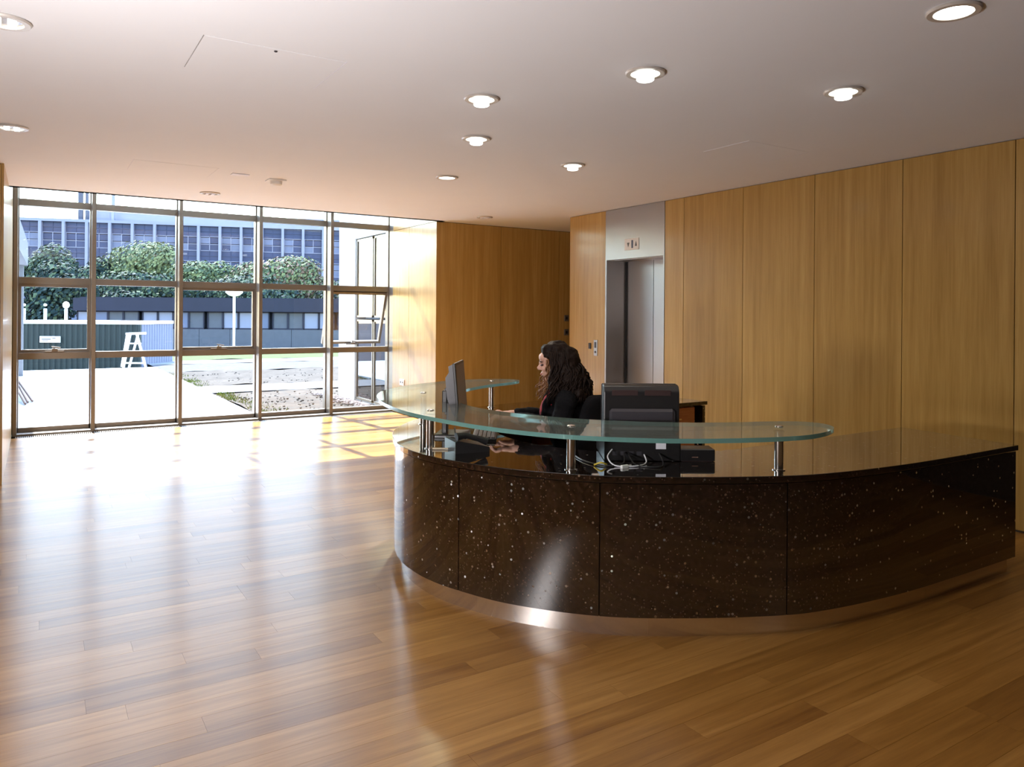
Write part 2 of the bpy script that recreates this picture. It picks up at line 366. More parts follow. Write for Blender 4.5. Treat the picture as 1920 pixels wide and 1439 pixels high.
wall('wall_corridor', MB().box(5.75, 8.5, 7.60, 7.645, 0, H).box(8.4, 8.5, 7.6, 9.1, 0, H), panels=cp)
wall('wall_return', MB().box(4.53, 4.75, 9.05, 10.75, 0, 3.8), panels=[
    (4.51, 4.53, 9.032, 9.902 - g, .012, H - g), (4.51, 4.53, 9.902 + g, 10.47, .012, H - g),
    (4.51, 4.53, 9.032, 9.902 - g, H + g, 3.79), (4.51, 4.53, 9.902 + g, 10.47, H + g, 3.79)])
wall('wall_left', MB().box(-6, -.25, 7.63, 7.8, 0, H + .1).box(-.45, -.25, 7.63, 10.8, 0, 3.8), mat='whitewall',
     panels=[(-.25, -.232, 7.61, 10.47, 0.0, 3.79), (-1.23, -.252, 7.61, 7.628, .012, H - .006), (-2.23, -1.236, 7.61, 7.628, .012, H - .006), (-3.23, -2.236, 7.61, 7.628, .012, H - .006), (-4.23, -3.236, 7.61, 7.628, .012, H - .006), (-6, -4.236, 7.61, 7.628, .012, H - .006)], pm='veneer')
wall('wall_side', MB().box(-6.2, -6, -3.7, 7.8, 0, H + .1), mat='dimwall')
wall('wall_rear', MB().box(-6.2, 8.5, -3.8, -3.6, 0, H + .1), mat='dimwall')
tag(MB().box(5.690, 5.698, 1.74, 5.95, .0, .010).build('base_shadow_right', 'dark'), kind='structure')  # dark strip standing in for the shaded recess at the wall foot
# ------------------------------------------------------------------ curtain wall
win = thing('window_1', None, None, (-.23, 10.6, 0), kind='structure')
mull = [-.205, .595, 1.58, 2.585, 3.58, 4.545]
for x in mull:
    b = MB().cbox(x - .022, x + .022, 10.482, 10.66, 0, 3.8, .003).box(x - .034, x + .034, 10.66, 10.76, 0, 3.8)
    b.build('mullion', 'alu', win)
trz = [.926, 1.830, 2.762, 3.76]
for i in range(5):
    x0, x1 = mull[i] + .022, mull[i + 1] - .022
    for z in trz: MB().cbox(x0, x1, 10.665, 10.75, z - .040, z + .040, .003).build('transom', 'alu', win)
    sl = MB().box(x0, x1, 10.49, 10.64, 0, .022).box(x0, x1, 10.66, 10.75, 0, .075).build('sill_rail', 'alu', win)
    rows = [(.075, .886), (.966, 1.790), (1.870, 2.722), (2.802, 3.72)]
    for j, (z0, z1) in enumerate(rows):
        if j == 1 and i in (0, 2, 4):
            zt_ = z1
            R_ = Matrix.Translation((0, 10.74, zt_)) @ Euler((radians(20 if i == 4 else 0), 0, 0)).to_matrix().to_4x4() @ Matrix.Translation((0, -10.74, -zt_))
            fr = MB(); t_ = .035
            for q in ((x0, x0 + t_, z0, z1), (x1 - t_, x1, z0, z1), (x0 + t_, x1 - t_, z0, z0 + t_), (x0 + t_, x1 - t_, z1 - t_, z1)):
                fr.box(q[0], q[1], 10.70, 10.76, q[2], q[3], R_)
            so_ = fr.build('sash', 'alu', win)
            MB().box(x0 + t_, x1 - t_, 10.727, 10.733, z0 + t_, z1 - t_, R_).build('pane', 'pane', so_)
            xm = (x0 + x1) / 2; hb = MB().box(xm - .10, xm + .10, 10.66, 10.70, z0 + .002, z0 + .016, R_)
            hb.box(xm - .03, xm + .03, 10.64, 10.68, z0 + .012, z0 + .045, R_).tube([R_ @ Vector((xm, 10.66, z0 + .04)), R_ @ Vector((xm - .03, 10.63, z0 + .07)), R_ @ Vector((xm + .06, 10.63, z0 + .055))], .008, 6)
            hb.build('handle', 'aludark', so_)
        else:
            MB().box(x0, x1, 10.715, 10.721, z0, z1).build('pane', 'pane', win)
# ------------------------------------------------------------------ lift
lift = thing('elevator', 'brushed steel lift doorway set in the panelled wall behind the desk', 'elevator', (5.698, 6.45, 0))
MB().box(5.694, 5.75, 5.957, 6.945, 2.112, H - .004).build('header_panel', 'steel', lift)
MB().box(5.694, 6.06, 6.925, 6.947, 0, 2.112).build('jamb', 'steel', lift)
MB().box(5.694, 6.06, 5.957, 5.975, 0, 2.112).build('jamb', 'steel', lift)
MB().box(5.75, 6.06, 5.957, 6.945, 2.104, 2.14).build('soffit', 'steel', lift)
MB().box(6.004, 6.024, 5.975, 6.452, .01, 2.104).build('door_leaf', 'steel', lift)
MB().box(6.00, 6.02, 6.456, 6.905, .01, 2.104).build('door_leaf', 'steel', lift)
MB().box(5.985, 6.03, 6.903, 6.925, .01, 2.104).build('shadow_gap_strip', 'black', lift)  # black strip stands in for the shadow gap at the far jamb
MB().box(5.70, 6.06, 5.975, 6.925, 0, .012).build('door_sill', 'steel', lift)
ind = MB().cbox(5.688, 5.694, 6.36, 6.60, 2.205, 2.335, .002).build('indicator_plate', 'white', lift)
MB().box(5.685, 5.688, 6.455, 6.480, 2.225, 2.315).build('digit_display', flat('display_blue_black', (.02, .025, .10), .3), ind)
MB().prism([(6.555, 2.29), (6.515, 2.29), (6.535, 2.24)], 5.6855, 5.688, Matrix(((0, 0, 1, 0), (1, 0, 0, 0), (0, 1, 0, 0), (0, 0, 0, 1)))).build('arrow', 'blackg', ind)
MB().prism([(6.42, 2.245), (6.39, 2.245), (6.405, 2.30)], 5.6855, 5.688, Matrix(((0, 0, 1, 0), (1, 0, 0, 0), (0, 1, 0, 0), (0, 0, 0, 1)))).build('arrow', 'blackg', ind)
cpn = thing('lift_call_panel', 'slim steel lift call plate on wood panel left of the lift', 'call button', (5.698, 7.13, 1.0))
pl = MB().cbox(5.688, 5.698, 7.085, 7.150, .975, 1.165, .002).build('plate', 'steel', cpn)
MB().lathe([(.014, 0), (.014, .006)], n=16, M_=Matrix.Translation((5.688, 7.118, 1.02)) @ Euler((0, radians(-90), 0)).to_matrix().to_4x4()).build('button', 'eye', cpn)
MB().box(5.686, 5.688, 7.10, 7.135, 1.07, 1.14).build('display', 'blackg', cpn)
tag(MB().cbox(5.684, 5.698, 7.21, 7.25, 1.055, 1.125, .003).build('key_switch', 'black'), 'small black reader on the panel just left of the steel call plate', 'switch')
for z, lab in ((1.40, 'upper of the two small dark switch plates deep in the corridor'), (1.19, 'lower of the two small dark switch plates deep in the corridor')):
    sp = thing('switch_plate', lab, 'switch', (6.66, 9.03, z), group='corridor switch plates')
    MB().cbox(6.62, 6.70, 9.018, 9.03, z - .03, z + .06, .003).build('plate', 'aludark', sp); MB().box(6.645, 6.675, 9.012, 9.018, z - .005, z + .035).build('rocker', 'black', sp)
sk = thing('wall_socket', 'white double wall socket low on the sunlit return wall', 'socket', (4.51, 10.11, .46))
MB().cbox(4.500, 4.51, 10.03, 10.19, .42, .51, .003).build('face_plate', 'white', sk)
for yy in (10.075, 10.145): MB().box(4.497, 4.500, yy - .012, yy + .012, .455, .48).build('socket_hole', 'blackg', sk)

# ------------------------------------------------------------------ ceiling fittings
lamps = [  # x, y, kind, label
    (2.143, 3.732, 'drop', 'lit round downlight over the desk front, nearer of the aligned left pair', 'a'),
    (2.601, 4.599, 'drop', 'lit downlight above the near-desk computer, farther of the aligned pair', 'a'),
    (2.603, 2.870, 'drop', 'lit downlight at top centre right with a shadow on the ceiling', 'a'),
    (3.722, 4.970, 'drop', 'small lit downlight on the ceiling above the seated woman', 'a'),
    (3.715, 2.512, 'drop', 'lit downlight over the long right end of the desk', 'a'),
    (3.123, 6.054, 'flush', 'lit flush downlight behind the desk towards the back panels', 'b'),
    (3.105, 1.612, 'big', 'largest bright downlight in the top right corner', 'b'),
    (-.144, 6.068, 'half', 'dim downlight at the left edge above the windows', 'b'),
    (-.121, 3.860, 'half', 'dim downlight cut by the top left corner', 'b'),
    (1.516, 8.261, 'off', 'unlit downlight close to the second window bay', 'b'),
    (4.808, 8.268, 'off', 'unlit downlight in front of the orange back wall panels', 'b')]
def lamp(x, y, kind, label):
    t = thing('downlight', label, 'ceiling light', (x, y, H), group='ceiling downlights')
    R = .098; gi = lambda pr: [(r, z) for r, z in pr]
    MB().lathe(gi([(R, 0), (R + .004, -.006), (R - .002, -.013), (.074, -.013), (.070, -.006), (.070, 0)]), (x, y, H), 32, close=True).build('trim_ring', 'lampmetal', t, smooth=True)
    if kind == 'drop':
        MB().lathe([(.072, -.003), (.070, -.006), (.002, -.0065)], (x, y, H), 28).build('reflector', 'glowdim', t, smooth=True)
        MB().lathe([(.044, -.006), (.045, -.040), (.040, -.045), (.002, -.045)], (x, y, H), 24).build('frosted_shade', 'frost', t, smooth=True)
    elif kind in ('flush', 'big'):
        MB().lathe([(.072, -.003), (.071, -.008), (.002, -.009)], (x, y, H), 28).build('reflector', 'glow' if kind == 'big' else 'glowdim', t, smooth=True)
    else:
        MB().lathe([(.072, -.002), (.071, -.003), (.002, -.003)], (x, y, H), 28).build('reflector', 'chrome', t, smooth=True)
        for s_ in (-1, 1): MB().cbox(x + s_ * .028 - .016, x + s_ * .028 + .016, y - .05, y + .05, H - .016, H - .003, .003).build('lamp_tube', 'frost' if kind == 'half' else 'label', t)
    if kind in ('drop', 'flush', 'big'):
        l_ = bpy.data.lights.new('downlight_lamp', 'SPOT'); l_.energy = {'flush': 75, 'big': 12}.get(kind, 8); l_.spot_size = radians(165 if kind == 'flush' else 125); l_.spot_blend = .8; l_.shadow_soft_size = .05; l_.color = (1, .88, .70)
        q = bpy.data.objects.new('bulb_light', l_); COL.objects.link(q); q.parent = t; q.location = (0, 0, -.06)
for x, y, k, lb, _ in lamps: lamp(x, y, k, lb)
sm = thing('smoke_detector', 'white square detector on the ceiling near the window bays', 'detector', (1.884, 7.105, H))
MB().cbox(1.80, 1.96, 7.03, 7.18, H - .012, H, .003).build('base_plate', 'white', sm)
MB().lathe([(.055, -.012), (.052, -.04), (.036, -.052), (.002, -.054)], (1.884, 7.105, H), 20).build('sensor_head', 'white', sm, smooth=True)
tag(MB().cbox(1.46, 1.61, 6.95, 7.03, H - .008, H, .003).build('ceiling_vent', 'label'), 'tiny flat white ceiling plate left of the square detector', 'vent')
tag(MB().lathe([(.008, 0), (.008, -.006), (.004, -.008)], (.947, 3.596, H), 12).build('ceiling_sensor', 'blackg'), 'tiny dark sensor dot between two ceiling seams at upper left', 'sensor')
def hatch(x0, x1, y0, y1, lab):
    t = thing('ceiling_hatch', lab, 'access hatch', ((x0 + x1) / 2, (y0 + y1) / 2, H), group='ceiling access hatches')
    MB().box(x0 + .004, x1 - .004, y0 + .004, y1 - .004, H - .0015, H).build('hatch_panel', 'plaster', t)
    for a in ((x0, x0 + .003, y0, y1), (x1 - .003, x1, y0, y1)): MB().box(a[0], a[1], a[2], a[3], H - .0024, H).build('edge_strip', 'aludark' if a[0] == .622 else 'label', t)
hatch(.622, 1.286, 3.568, 4.084, 'flush ceiling access hatch at upper left, seams barely showing')
hatch(4.23, 4.89, 3.588, 4.02, 'flush ceiling access hatch near the right panelled wall')
hatch(.66, 1.318, 6.79, 7.31, 'flush ceiling access hatch near the left window bays')

# ------------------------------------------------------------------ reception desk
YC = 3.67
half = [(4.745, 2.098), (4.2, 2.098), (3.8, 2.104), (3.5, 2.122), (3.17, 2.165), (2.9, 2.237), (2.5, 2.438), (2.166, 2.67), (1.90, 2.995), (1.764, 3.30), (1.712, 3.50)]
outer_pts = half + [(1.700, YC)] + [(x, 2 * YC - y) for x, y in half[::-1]]
OUT = catmull(outer_pts, 8)      # travels clockwise: inside is on the ... right of travel
desk = thing('reception_desk', 'curved reception desk clad in polished black speckled granite', 'desk', (3.2, 3.67, 0))
inner = [(4.83, 2.82), (4.2, 2.82), (3.7, 2.82)] + [(3.2 - .85 * sin(a), YC - .85 * cos(a)) for a in [pi * k / 24 for k in range(25)]] + [(3.7, 4.52), (4.2, 4.52), (4.83, 4.52)]
O2 = offset(OUT, .012)  # slab overhang (outwards)
if (O2[len(O2) // 2][0] > OUT[len(OUT) // 2][0]): O2 = offset(OUT, -.012); SG = -1
else: SG = 1
# resample inner to the same count by arc fraction with matched stations
def resample(C, n):
    d = [0]
    for a, b in zip(C[:-1], C[1:]): d.append(d[-1] + math.dist(a, b))
    out = []; k = 0
    for i in range(n):
        t = d[-1] * i / (n - 1)
        while k < len(d) - 2 and d[k + 1] < t: k += 1
        u = (t - d[k]) / max(1e-9, d[k + 1] - d[k]); out.append(tuple(C[k][q] + (C[k + 1][q] - C[k][q]) * u for q in (0, 1)))
    return out
NN = 120
A_ = resample(O2, NN); B_ = resample(inner, NN)
MB().ribbon(A_, B_, .71, .74).build('countertop', 'granite', desk, bevel=.002)
# stone panels
def xsplit(C, xs_front):
    """indices on the front half nearest the joint points"""
    return [min(range(len(C)), key=lambda i: math.dist(C[i], q)) for q in xs_front]
OUTF = catmull(outer_pts, 40)
jf = [(2.906, 2.235), (2.166, 2.67), (1.772, 3.28)]
jb = [(x, 2 * YC - y) for x, y in jf[::-1]]
cuts = [0] + xsplit(OUTF, jf + jb) + [len(OUTF) - 1]
for a, b in zip(cuts[:-1], cuts[1:]):
    seg = OUTF[a:b + 1]
    L0 = sum(math.dist(p, q) for p, q in zip(seg[:-1], seg[1:])); n = max(6, int(L0 / .05))
    seg = resample(seg, n * 3)[1:-1] if False else resample(seg, n)
    # tiny joint gap
    e = .0025; s0 = Vector(seg[0]); s1 = Vector(seg[1]); seg[0] = tuple(s0 + (s1 - s0).normalized() * e)
    s0 = Vector(seg[-1]); s1 = Vector(seg[-2]); seg[-1] = tuple(s0 + (s1 - s0).normalized() * e)
    MB().ribbon(seg, offset(seg, -.028 * SG), .10, .703).build('stone_panel', 'granite', desk, smooth=True)
core = resample(OUTF, NN); core = core[1:-1]
MB().ribbon(offset(core, -.03 * SG), offset(core, -.06 * SG), .09, .71).build('carcass', 'dark', desk)
pcuts = [0] + xsplit(OUTF, [(3.9, 2.10), (2.35, 2.53), (1.80, 3.2), (1.80, 2 * YC - 3.2), (2.35, 2 * YC - 2.53), (3.9, 2 * YC - 2.10)]) + [len(OUTF) - 1]
for a, b in zip(pcuts[:-1], pcuts[1:]):
    seg = OUTF[a:b + 1]; L0 = sum(math.dist(p, q) for p, q in zip(seg[:-1], seg[1:])); seg = resample(seg, max(6, int(L0 / .05)))
    s0 = Vector(seg[0]); s1 = Vector(seg[1]); seg[0] = tuple(s0 + (s1 - s0).normalized() * .0015)
    MB().ribbon(offset(seg, -.045 * SG), offset(seg, -.055 * SG), 0.0, .10).build('plinth_strip', 'chrome', desk, smooth=True)
for sgn, nm in ((1, 'front'), (-1, 'rear')):
    ya, yb = (2.15, 2.80) if sgn == 1 else (2 * YC - 2.80, 2 * YC - 2.15)
    if sgn == 1: P4 = [(4.722, ya - .045), (4.752, ya - .045), (4.822, yb), (4.792, yb)]
    else: P4 = [(4.792, ya), (4.822, ya), (4.752, yb + .045), (4.722, yb + .045)]
    MB().prism(P4, .10, .703).build('end_panel', 'granite', desk)
    yi = 2.79 if sgn == 1 else 4.55; yo = 2.20 if sgn == 1 else 5.14
    MB().box(3.45, 4.70, min(yi, yo), max(yi, yo), .06, .70).build('pedestal', 'redwood', desk)
    for k in range(3):
        x0 = 3.46 + k * .412; yf = (yi, yi + .018) if sgn == 1 else (yi - .018, yi)
        d_ = MB().box(x0, x0 + .405, yf[0], yf[1], .09, .695).build('cupboard_door', 'redwood', desk)
        MB().box(x0 + .17, x0 + .24, *((yi + .018, yi + .035) if sgn == 1 else (yi - .035, yi - .018)), .60, .612).build('handle', 'chrome', d_)
# ------------------------------------------------------------------ glass shelf
shelf = thing('glass_shelf', 'green-edged crescent glass shelf raised on steel posts above the desk', 'shelf', (1.9, 3.67, .74))
oh = [(3.187, 2.192), (3.05, 2.125), (2.906, 2.100), (2.763, 2.116), (2.565, 2.180), (2.35, 2.282), (2.160, 2.415), (1.968, 2.612), (1.828, 2.860), (1.742, 3.128), (1.690, 3.43)]
ih = [(3.243, 2.30), (3.205, 2.392), (3.08, 2.465), (2.9, 2.535), (2.707, 2.632), (2.503, 2.785), (2.320, 2.985), (2.185, 3.23), (2.105, 3.47)]
loop = oh + [(1.672, 3.675)] + [(x, 7.35 - y) for x, y in oh[::-1]] + [(x, 7.35 - y) for x, y in ih] + [(2.082, 3.675)] + ih[::-1]
LP = catmull(loop, 5, closed=True)
ZG0, ZG1 = .925, .945
gm = MB().prism(LP, ZG0, ZG1).build('glass_top', ['glassg', 'edge'], shelf)
for p in gm.data.polygons:
    if abs(p.normal.z) < .5: p.material_index = 1
for px_, py_ in ((2.973, 2.333), (2.124, 2.833), (1.800, 3.662), (2.159, 4.498), (3.014, 5.056)):
    po = MB().lathe([(.030, .740), (.030, .744), (.021, .745), (.021, ZG0 - .006), (.026, ZG0 - .005), (.026, ZG0)], (px_, py_, 0), 20).build('post', 'chrome', shelf, smooth=True)
    MB().lathe([(.019, ZG1), (.019, ZG1 + .003), (.014, ZG1 + .006), (.002, ZG1 + .007)], (px_, py_, 0), 16).build('cap', 'chrome', po, smooth=True)

# ------------------------------------------------------------------ computers, in the frame of someone looking from the room's entrance
VR = -YAW          # rotation of local x onto the camera's right
def V2W(l, d): return (d * fw.x + l * rt.x, d * fw.y + l * rt.y)
# near monitor on its computer box
cx_, cy_ = V2W(.654, 3.93)
pc = thing('desktop_computer', 'flat black desktop computer under the monitor, back towards the room', 'computer', (cx_, cy_, .74), VR)
MB().cbox(-.190, .190, -.19, .17, .004, .118, .006).build('case', 'black', pc, local=True)
for a in ((-.16, -.16), (.16, -.16), (-.16, .14), (.16, .14)): MB().lathe([(.014, 0), (.014, .005)], (*a, 0), 10).build('foot', 'black', pc, local=True)
MB().box(.065, .115, -.193, -.190, .062, .092).build('white_sticker', 'label', pc, local=True)
for k in range(4): MB().box(-.15 + k * .04, -.125 + k * .04, -.193, -.19, .03, .05).build('port', 'blackg', pc, local=True)
mon = thing('monitor', 'black monitor seen from behind, standing on the near-side computer', 'monitor', (cx_, cy_, .858), VR)
MB().lathe([(.11, 0), (.11, .010), (.05, .018), (.03, .02)], (0, .02, 0), 24).build('stand_base', 'black', mon, local=True, smooth=True)
MB().cbox(-.04, .04, 0.0, .03, .015, .09, .004).build('stand_neck', 'black', mon, local=True)
def extr(prof, x0, x1):
    """profile in (y,z) pushed along x"""
    b = MB(); n = len(prof); b.add([(x0, y, z) for y, z in prof] + [(x1, y, z) for y, z in prof], [tuple(range(n)), tuple(range(2 * n - 1, n - 1, -1))] + [(i, n + i, n + (i + 1) % n, (i + 1) % n) for i in range(n)]); return b
bz = extr([(-.135, .02), (-.15, .04), (-.15, .225), (-.13, .252), (-.10, .258), (-.07, .255), (-.07, .012), (-.10, .008)], -.190, .190).build('back_cover', 'black', mon, local=True, bevel=.006)
MB().cbox(-.192, .192, -.07, -.052, .004, .258, .005).build('bezel', 'black', mon, local=True)
MB().box(-.172, .172, -.0525, -.0505, .02, .24).build('screen', 'blackg', mon, local=True)
MB().cbox(-.165, .165, -.172, -.148, .012, .140, .014).build('rear_hump', 'blackg', mon, local=True)
for k in range(2): MB().box(-.15 + k * .165, -.02 + k * .165, -.1535, -.150, .205, .232).build('vent_slot', 'eye', mon, local=True)
for k in range(9): MB().box(-.105 + k * .016, -.094 + k * .016, -.175, -.172, .066, .073).build('rib', 'label', mon, local=True)
# flat box right of it
bx_, by_ = V2W(.93, 3.80)
cd = thing('card_printer', 'low black box on the counter right of the computer', 'printer', (bx_, by_, .74), VR)
MB().cbox(-.09, .085, -.055, .055, .003, .062, .005).build('body', 'black', cd, local=True)
MB().box(-.03, .0, -.057, -.055, .02, .024).build('slot_light', 'timber', cd, local=True)
MB().cbox(-.08, .075, -.05, .05, 0, .003, .001).build('rubber_base', 'eye', cd, local=True)
# cables
def cable(name, pts, r, mat, label, z=.74):
    P = catmull([(*V2W(l, d), zz) for l, d, zz in pts], 8)
    o = MB().tube(P, r, 6).build(name, mat, smooth='all'); return tag(o, label, 'cable', 'computer cables on the counter')
cable('cable', [(.50, 3.73, .80), (.47, 3.66, .775), (.50, 3.60, .746), (.60, 3.60, .745), (.66, 3.68, .746), (.66, 3.735, .775)], .0035, 'label', 'thin pale cable looping behind the desktop computer')
cable('cable', [(.56, 3.73, .785), (.54, 3.64, .748), (.45, 3.60, .745), (.36, 3.72, .745), (.32, 3.9, .745)], .004, 'black', 'black cable curling left from the desktop computer')
cable('cable', [(.58, 3.735, .785), (.60, 3.62, .747), (.70, 3.58, .745), (.74, 3.66, .746), (.735, 3.735, .78)], .004, 'black', 'black cable looped low under the white sticker')
cable('cable', [(.40, 3.62, .745), (.43, 3.60, .76), (.46, 3.62, .747)], .0045, flat('yellow_cable', (.6, .45, .05), .5), 'short yellow cable end left of the desktop computer')
plug = thing('cable_plug', 'pale grey cable plug lying behind the desktop computer', 'plug', (*V2W(.54, 3.58), .74), VR + .6)
MB().cbox(-.022, .022, -.008, .008, 0, .014, .003).build('plug_body', 'white', plug, local=True); MB().tube([(.022, 0, .007), (.045, .004, .007)], .004, 6).build('strain_relief', 'label', plug, local=True)
# far monitor, edge on
mx_, my_ = V2W(-.325, 4.50)
m2 = thing('monitor', 'thin black monitor seen edge-on in front of the woman', 'monitor', (mx_, my_, .74), VR + radians(-4))
MB().cbox(-.12, .07, -.11, .11, .002, .020, .006).build('stand_base', 'black', m2, local=True)
MB().cbox(-.085, -.055, -.035, .035, .018, .27, .005).build('stand_column', 'black', m2, local=True)
tl = Matrix.Translation((0, 0, .25)) @ Euler((0, radians(-5), 0)).to_matrix().to_4x4()
MB().cbox(-.068, -.02, -.03, .03, -.03, .04, .004, tl).build('tilt_joint', 'blackg', m2, local=True)
def extr_y(prof, y0, y1, Mx):
    b = MB(); n = len(prof); b.add([Mx @ Vector((x, y0, z)) for x, z in prof] + [Mx @ Vector((x, y1, z)) for x, z in prof], [tuple(range(n)), tuple(range(2 * n - 1, n - 1, -1))] + [(i, n + i, n + (i + 1) % n, (i + 1) % n) for i in range(n)]); return b
extr_y([(.015, .185), (-.012, .175), (-.012, .14), (-.035, .11), (-.035, .0), (-.02, -.07), (-.005, -.11), (.015, -.12)], -.17, .17, tl).build('back_cover', 'blackg', m2, local=True)
MB().box(.015, .030, -.185, .185, -.145, .19, tl).build('bezel', 'black', m2, local=True, bevel=.003)
MB().box(.0302, .0312, -.17, .17, -.125, .175, tl).build('screen', 'eye', m2, local=True)
# keyboard, phone
kx, ky = V2W(-.155, 4.50)
kb = thing('keyboard', 'black keyboard under the woman\'s hands on the counter', 'keyboard', (kx, ky, .74), VR + radians(90))
MB().cbox(-.215, .215, -.07, .07, 0, .018, .004).build('tray', 'black', kb, local=True)
kk = MB()
for r_ in range(5):
    for c_ in range(15): kk.cbox(-.205 + c_ * .0272, -.182 + c_ * .0272, -.062 + r_ * .025, -.041 + r_ * .025, .018, .026, .003)
tag(kk.build('keys', 'blackg', kb, local=True), kind='stuff')
phx, phy = V2W(-.24, 4.02)
ph = thing('telephone', 'dark desk telephone beneath the glass, beside the far monitor', 'telephone', (phx, phy, .74), VR + .4)
MB().prism([(-.09, 0), (.10, 0), (.10, .025), (-.07, .065), (-.09, .06)], -.09, .09, Euler((radians(90), 0, 0)).to_matrix().to_4x4()).build('base', 'black', ph, local=True)
MB().tube([(-.08, -.075, .085), (-.03, -.07, .09), (.04, -.068, .070), (.09, -.07, .052)], [.022, .015, .015, .022], 10).build('handset', 'black', ph, local=True, smooth=True)
tag(MB().tube(catmull([(*V2W(-.33, 4.40), .80), (*V2W(-.31, 4.25), .76), (*V2W(-.27, 4.15), .748), (*V2W(-.25, 4.06), .76)], 6), .004, 6).build('cable', 'black', smooth='all'), 'thin dark cable hanging below the edge-on monitor', 'cable', 'computer cables on the counter')
cup = thing('pen', 'pale pen lying on the counter by the far monitor', 'pen', (*V2W(-.36, 4.02), .74), VR)
MB().tube([(-.06, 0, .006), (.055, 0, .006)], .005, 8).build('barrel', flat('pen_wood', (.55, .45, .32), .5), cup, local=True); MB().tube([(.055, 0, .006), (.07, 0, .006)], [.005, .001], 8).build('tip', 'chrome', cup, local=True)

# ------------------------------------------------------------------ office chair
chx, chy = V2W(.345, 4.76)
ch = thing('office_chair', 'dark upholstered swivel office chair behind the seated woman', 'chair', (chx, chy, 0), VR + radians(180 - 32))
MB().lathe([(.02, .36), (.10, .37), (.225, .385), (.235, .41), (.225, .435), (.10, .448), (.01, .45)], (0, 0, 0), 28).build('seat', 'cloth', ch, local=True, smooth='all')
bk = MB()
nb = 9; rows_ = [(.52, .13), (.55, .19), (.62, .215), (.72, .225), (.82, .22), (.90, .19), (.95, .145), (.98, .08)]
vv = []
for zz, hw in rows_:
    for k in range(nb):
        t = -1 + 2 * k / (nb - 1); vv.append((-.215 - .05 * (zz - .5) + .05 * t * t, hw * t, zz))
nr = len(rows_); fr_ = [(i * nb + k, i * nb + k + 1, (i + 1) * nb + k + 1, (i + 1) * nb + k) for i in range(nr - 1) for k in range(nb - 1)]
vb = [(x - .05, y * .96, z) for x, y, z in vv]
n0 = len(vv); bf = fr_ + [tuple(n0 + i for i in f[::-1]) for f in fr_]
bord = [k for k in range(nb)] + [(i) * nb + nb - 1 for i in range(1, nr)] + [(nr - 1) * nb + k for k in range(nb - 2, -1, -1)] + [i * nb for i in range(nr - 2, 0, -1)]
bf += [(bord[i], bord[(i + 1) % len(bord)], n0 + bord[(i + 1) % len(bord)], n0 + bord[i]) for i in range(len(bord))]
bko = bk.add(vv + vb, bf).build('backrest', 'cloth', ch, local=True, smooth='all'); sb = bko.modifiers.new('sub', 'SUBSURF'); sb.levels = 1; sb.render_levels = 2
MB().tube([(-.05, 0, .37), (-.26, 0, .38), (-.30, 0, .55), (-.285, 0, .66)], .018, 8).build('back_bracket', 'black', ch, local=True, smooth='all')
MB().tube([(0, 0, .08), (0, 0, .37)], .025, 12).build('gas_lift', 'black', ch, local=True)
for k in range(5):
    a = k * 2 * pi / 5; lg = MB().tube([(0, 0, .09), (.26 * cos(a), .26 * sin(a), .065)], [.024, .015], 8).build('leg', 'black', ch, local=True)
    MB().lathe([(.026, -.012), (.026, .012)], n=14, M_=Matrix.Translation((.26 * cos(a), .26 * sin(a), .027)) @ Euler((0, 0, a)).to_matrix().to_4x4() @ Euler((radians(90), 0, 0)).to_matrix().to_4x4()).build('castor', 'black', lg, local=True)

# ------------------------------------------------------------------ seated woman
OX, OY = V2W(.28, 4.72)
per = thing('person', 'woman with long curly dark hair in a black jacket typing at the desk', 'person', (OX, OY, 0), VR + pi)
def fuse(mb, name, mat, voxel, smooth_it=4, parent=per):
    me = mb.mesh('tmp'); o = bpy.data.objects.new('tmp', me); COL.objects.link(o)
    bm = bmesh.new(); bm.from_mesh(me); bmesh.ops.recalc_face_normals(bm, faces=bm.faces); bm.to_mesh(me); bm.free()
    r = o.modifiers.new('r', 'REMESH'); r.mode = 'VOXEL'; r.voxel_size = voxel
    if smooth_it: s_ = o.modifiers.new('s', 'SMOOTH'); s_.iterations = smooth_it; s_.factor = .5
    dg = bpy.context.evaluated_depsgraph_get(); ev = o.evaluated_get(dg); nm = bpy.data.meshes.new_from_object(ev)
    bpy.data.objects.remove(o); nm.name = name; nm.materials.clear()
    for q in (mat if isinstance(mat, list) else [mat]): nm.materials.append(M[q])
    for p in nm.polygons: p.use_smooth = True
    n = bpy.data.objects.new(name, nm); COL.objects.link(n); n.parent = parent; WM[n.name] = WM[parent.name]; return n
def chain(mb, pts, rs, n=12):
    P = catmull([(*p, r) for p, r in zip(pts, rs)], 5); mb.tube([q[:3] for q in P], [q[3] for q in P], n)
    mb.ell(pts[0], (rs[0],) * 3, nu=n, nv=8); mb.ell(pts[-1], (rs[-1],) * 3, nu=n, nv=8); return mb
HT = Matrix.Translation((.012, 0, 1.165)) @ Euler((0, radians(10), 0)).to_matrix().to_4x4()   # head bent a little forward/down
def hp(x, y, z): return tuple(HT @ Vector((x, y, z)))
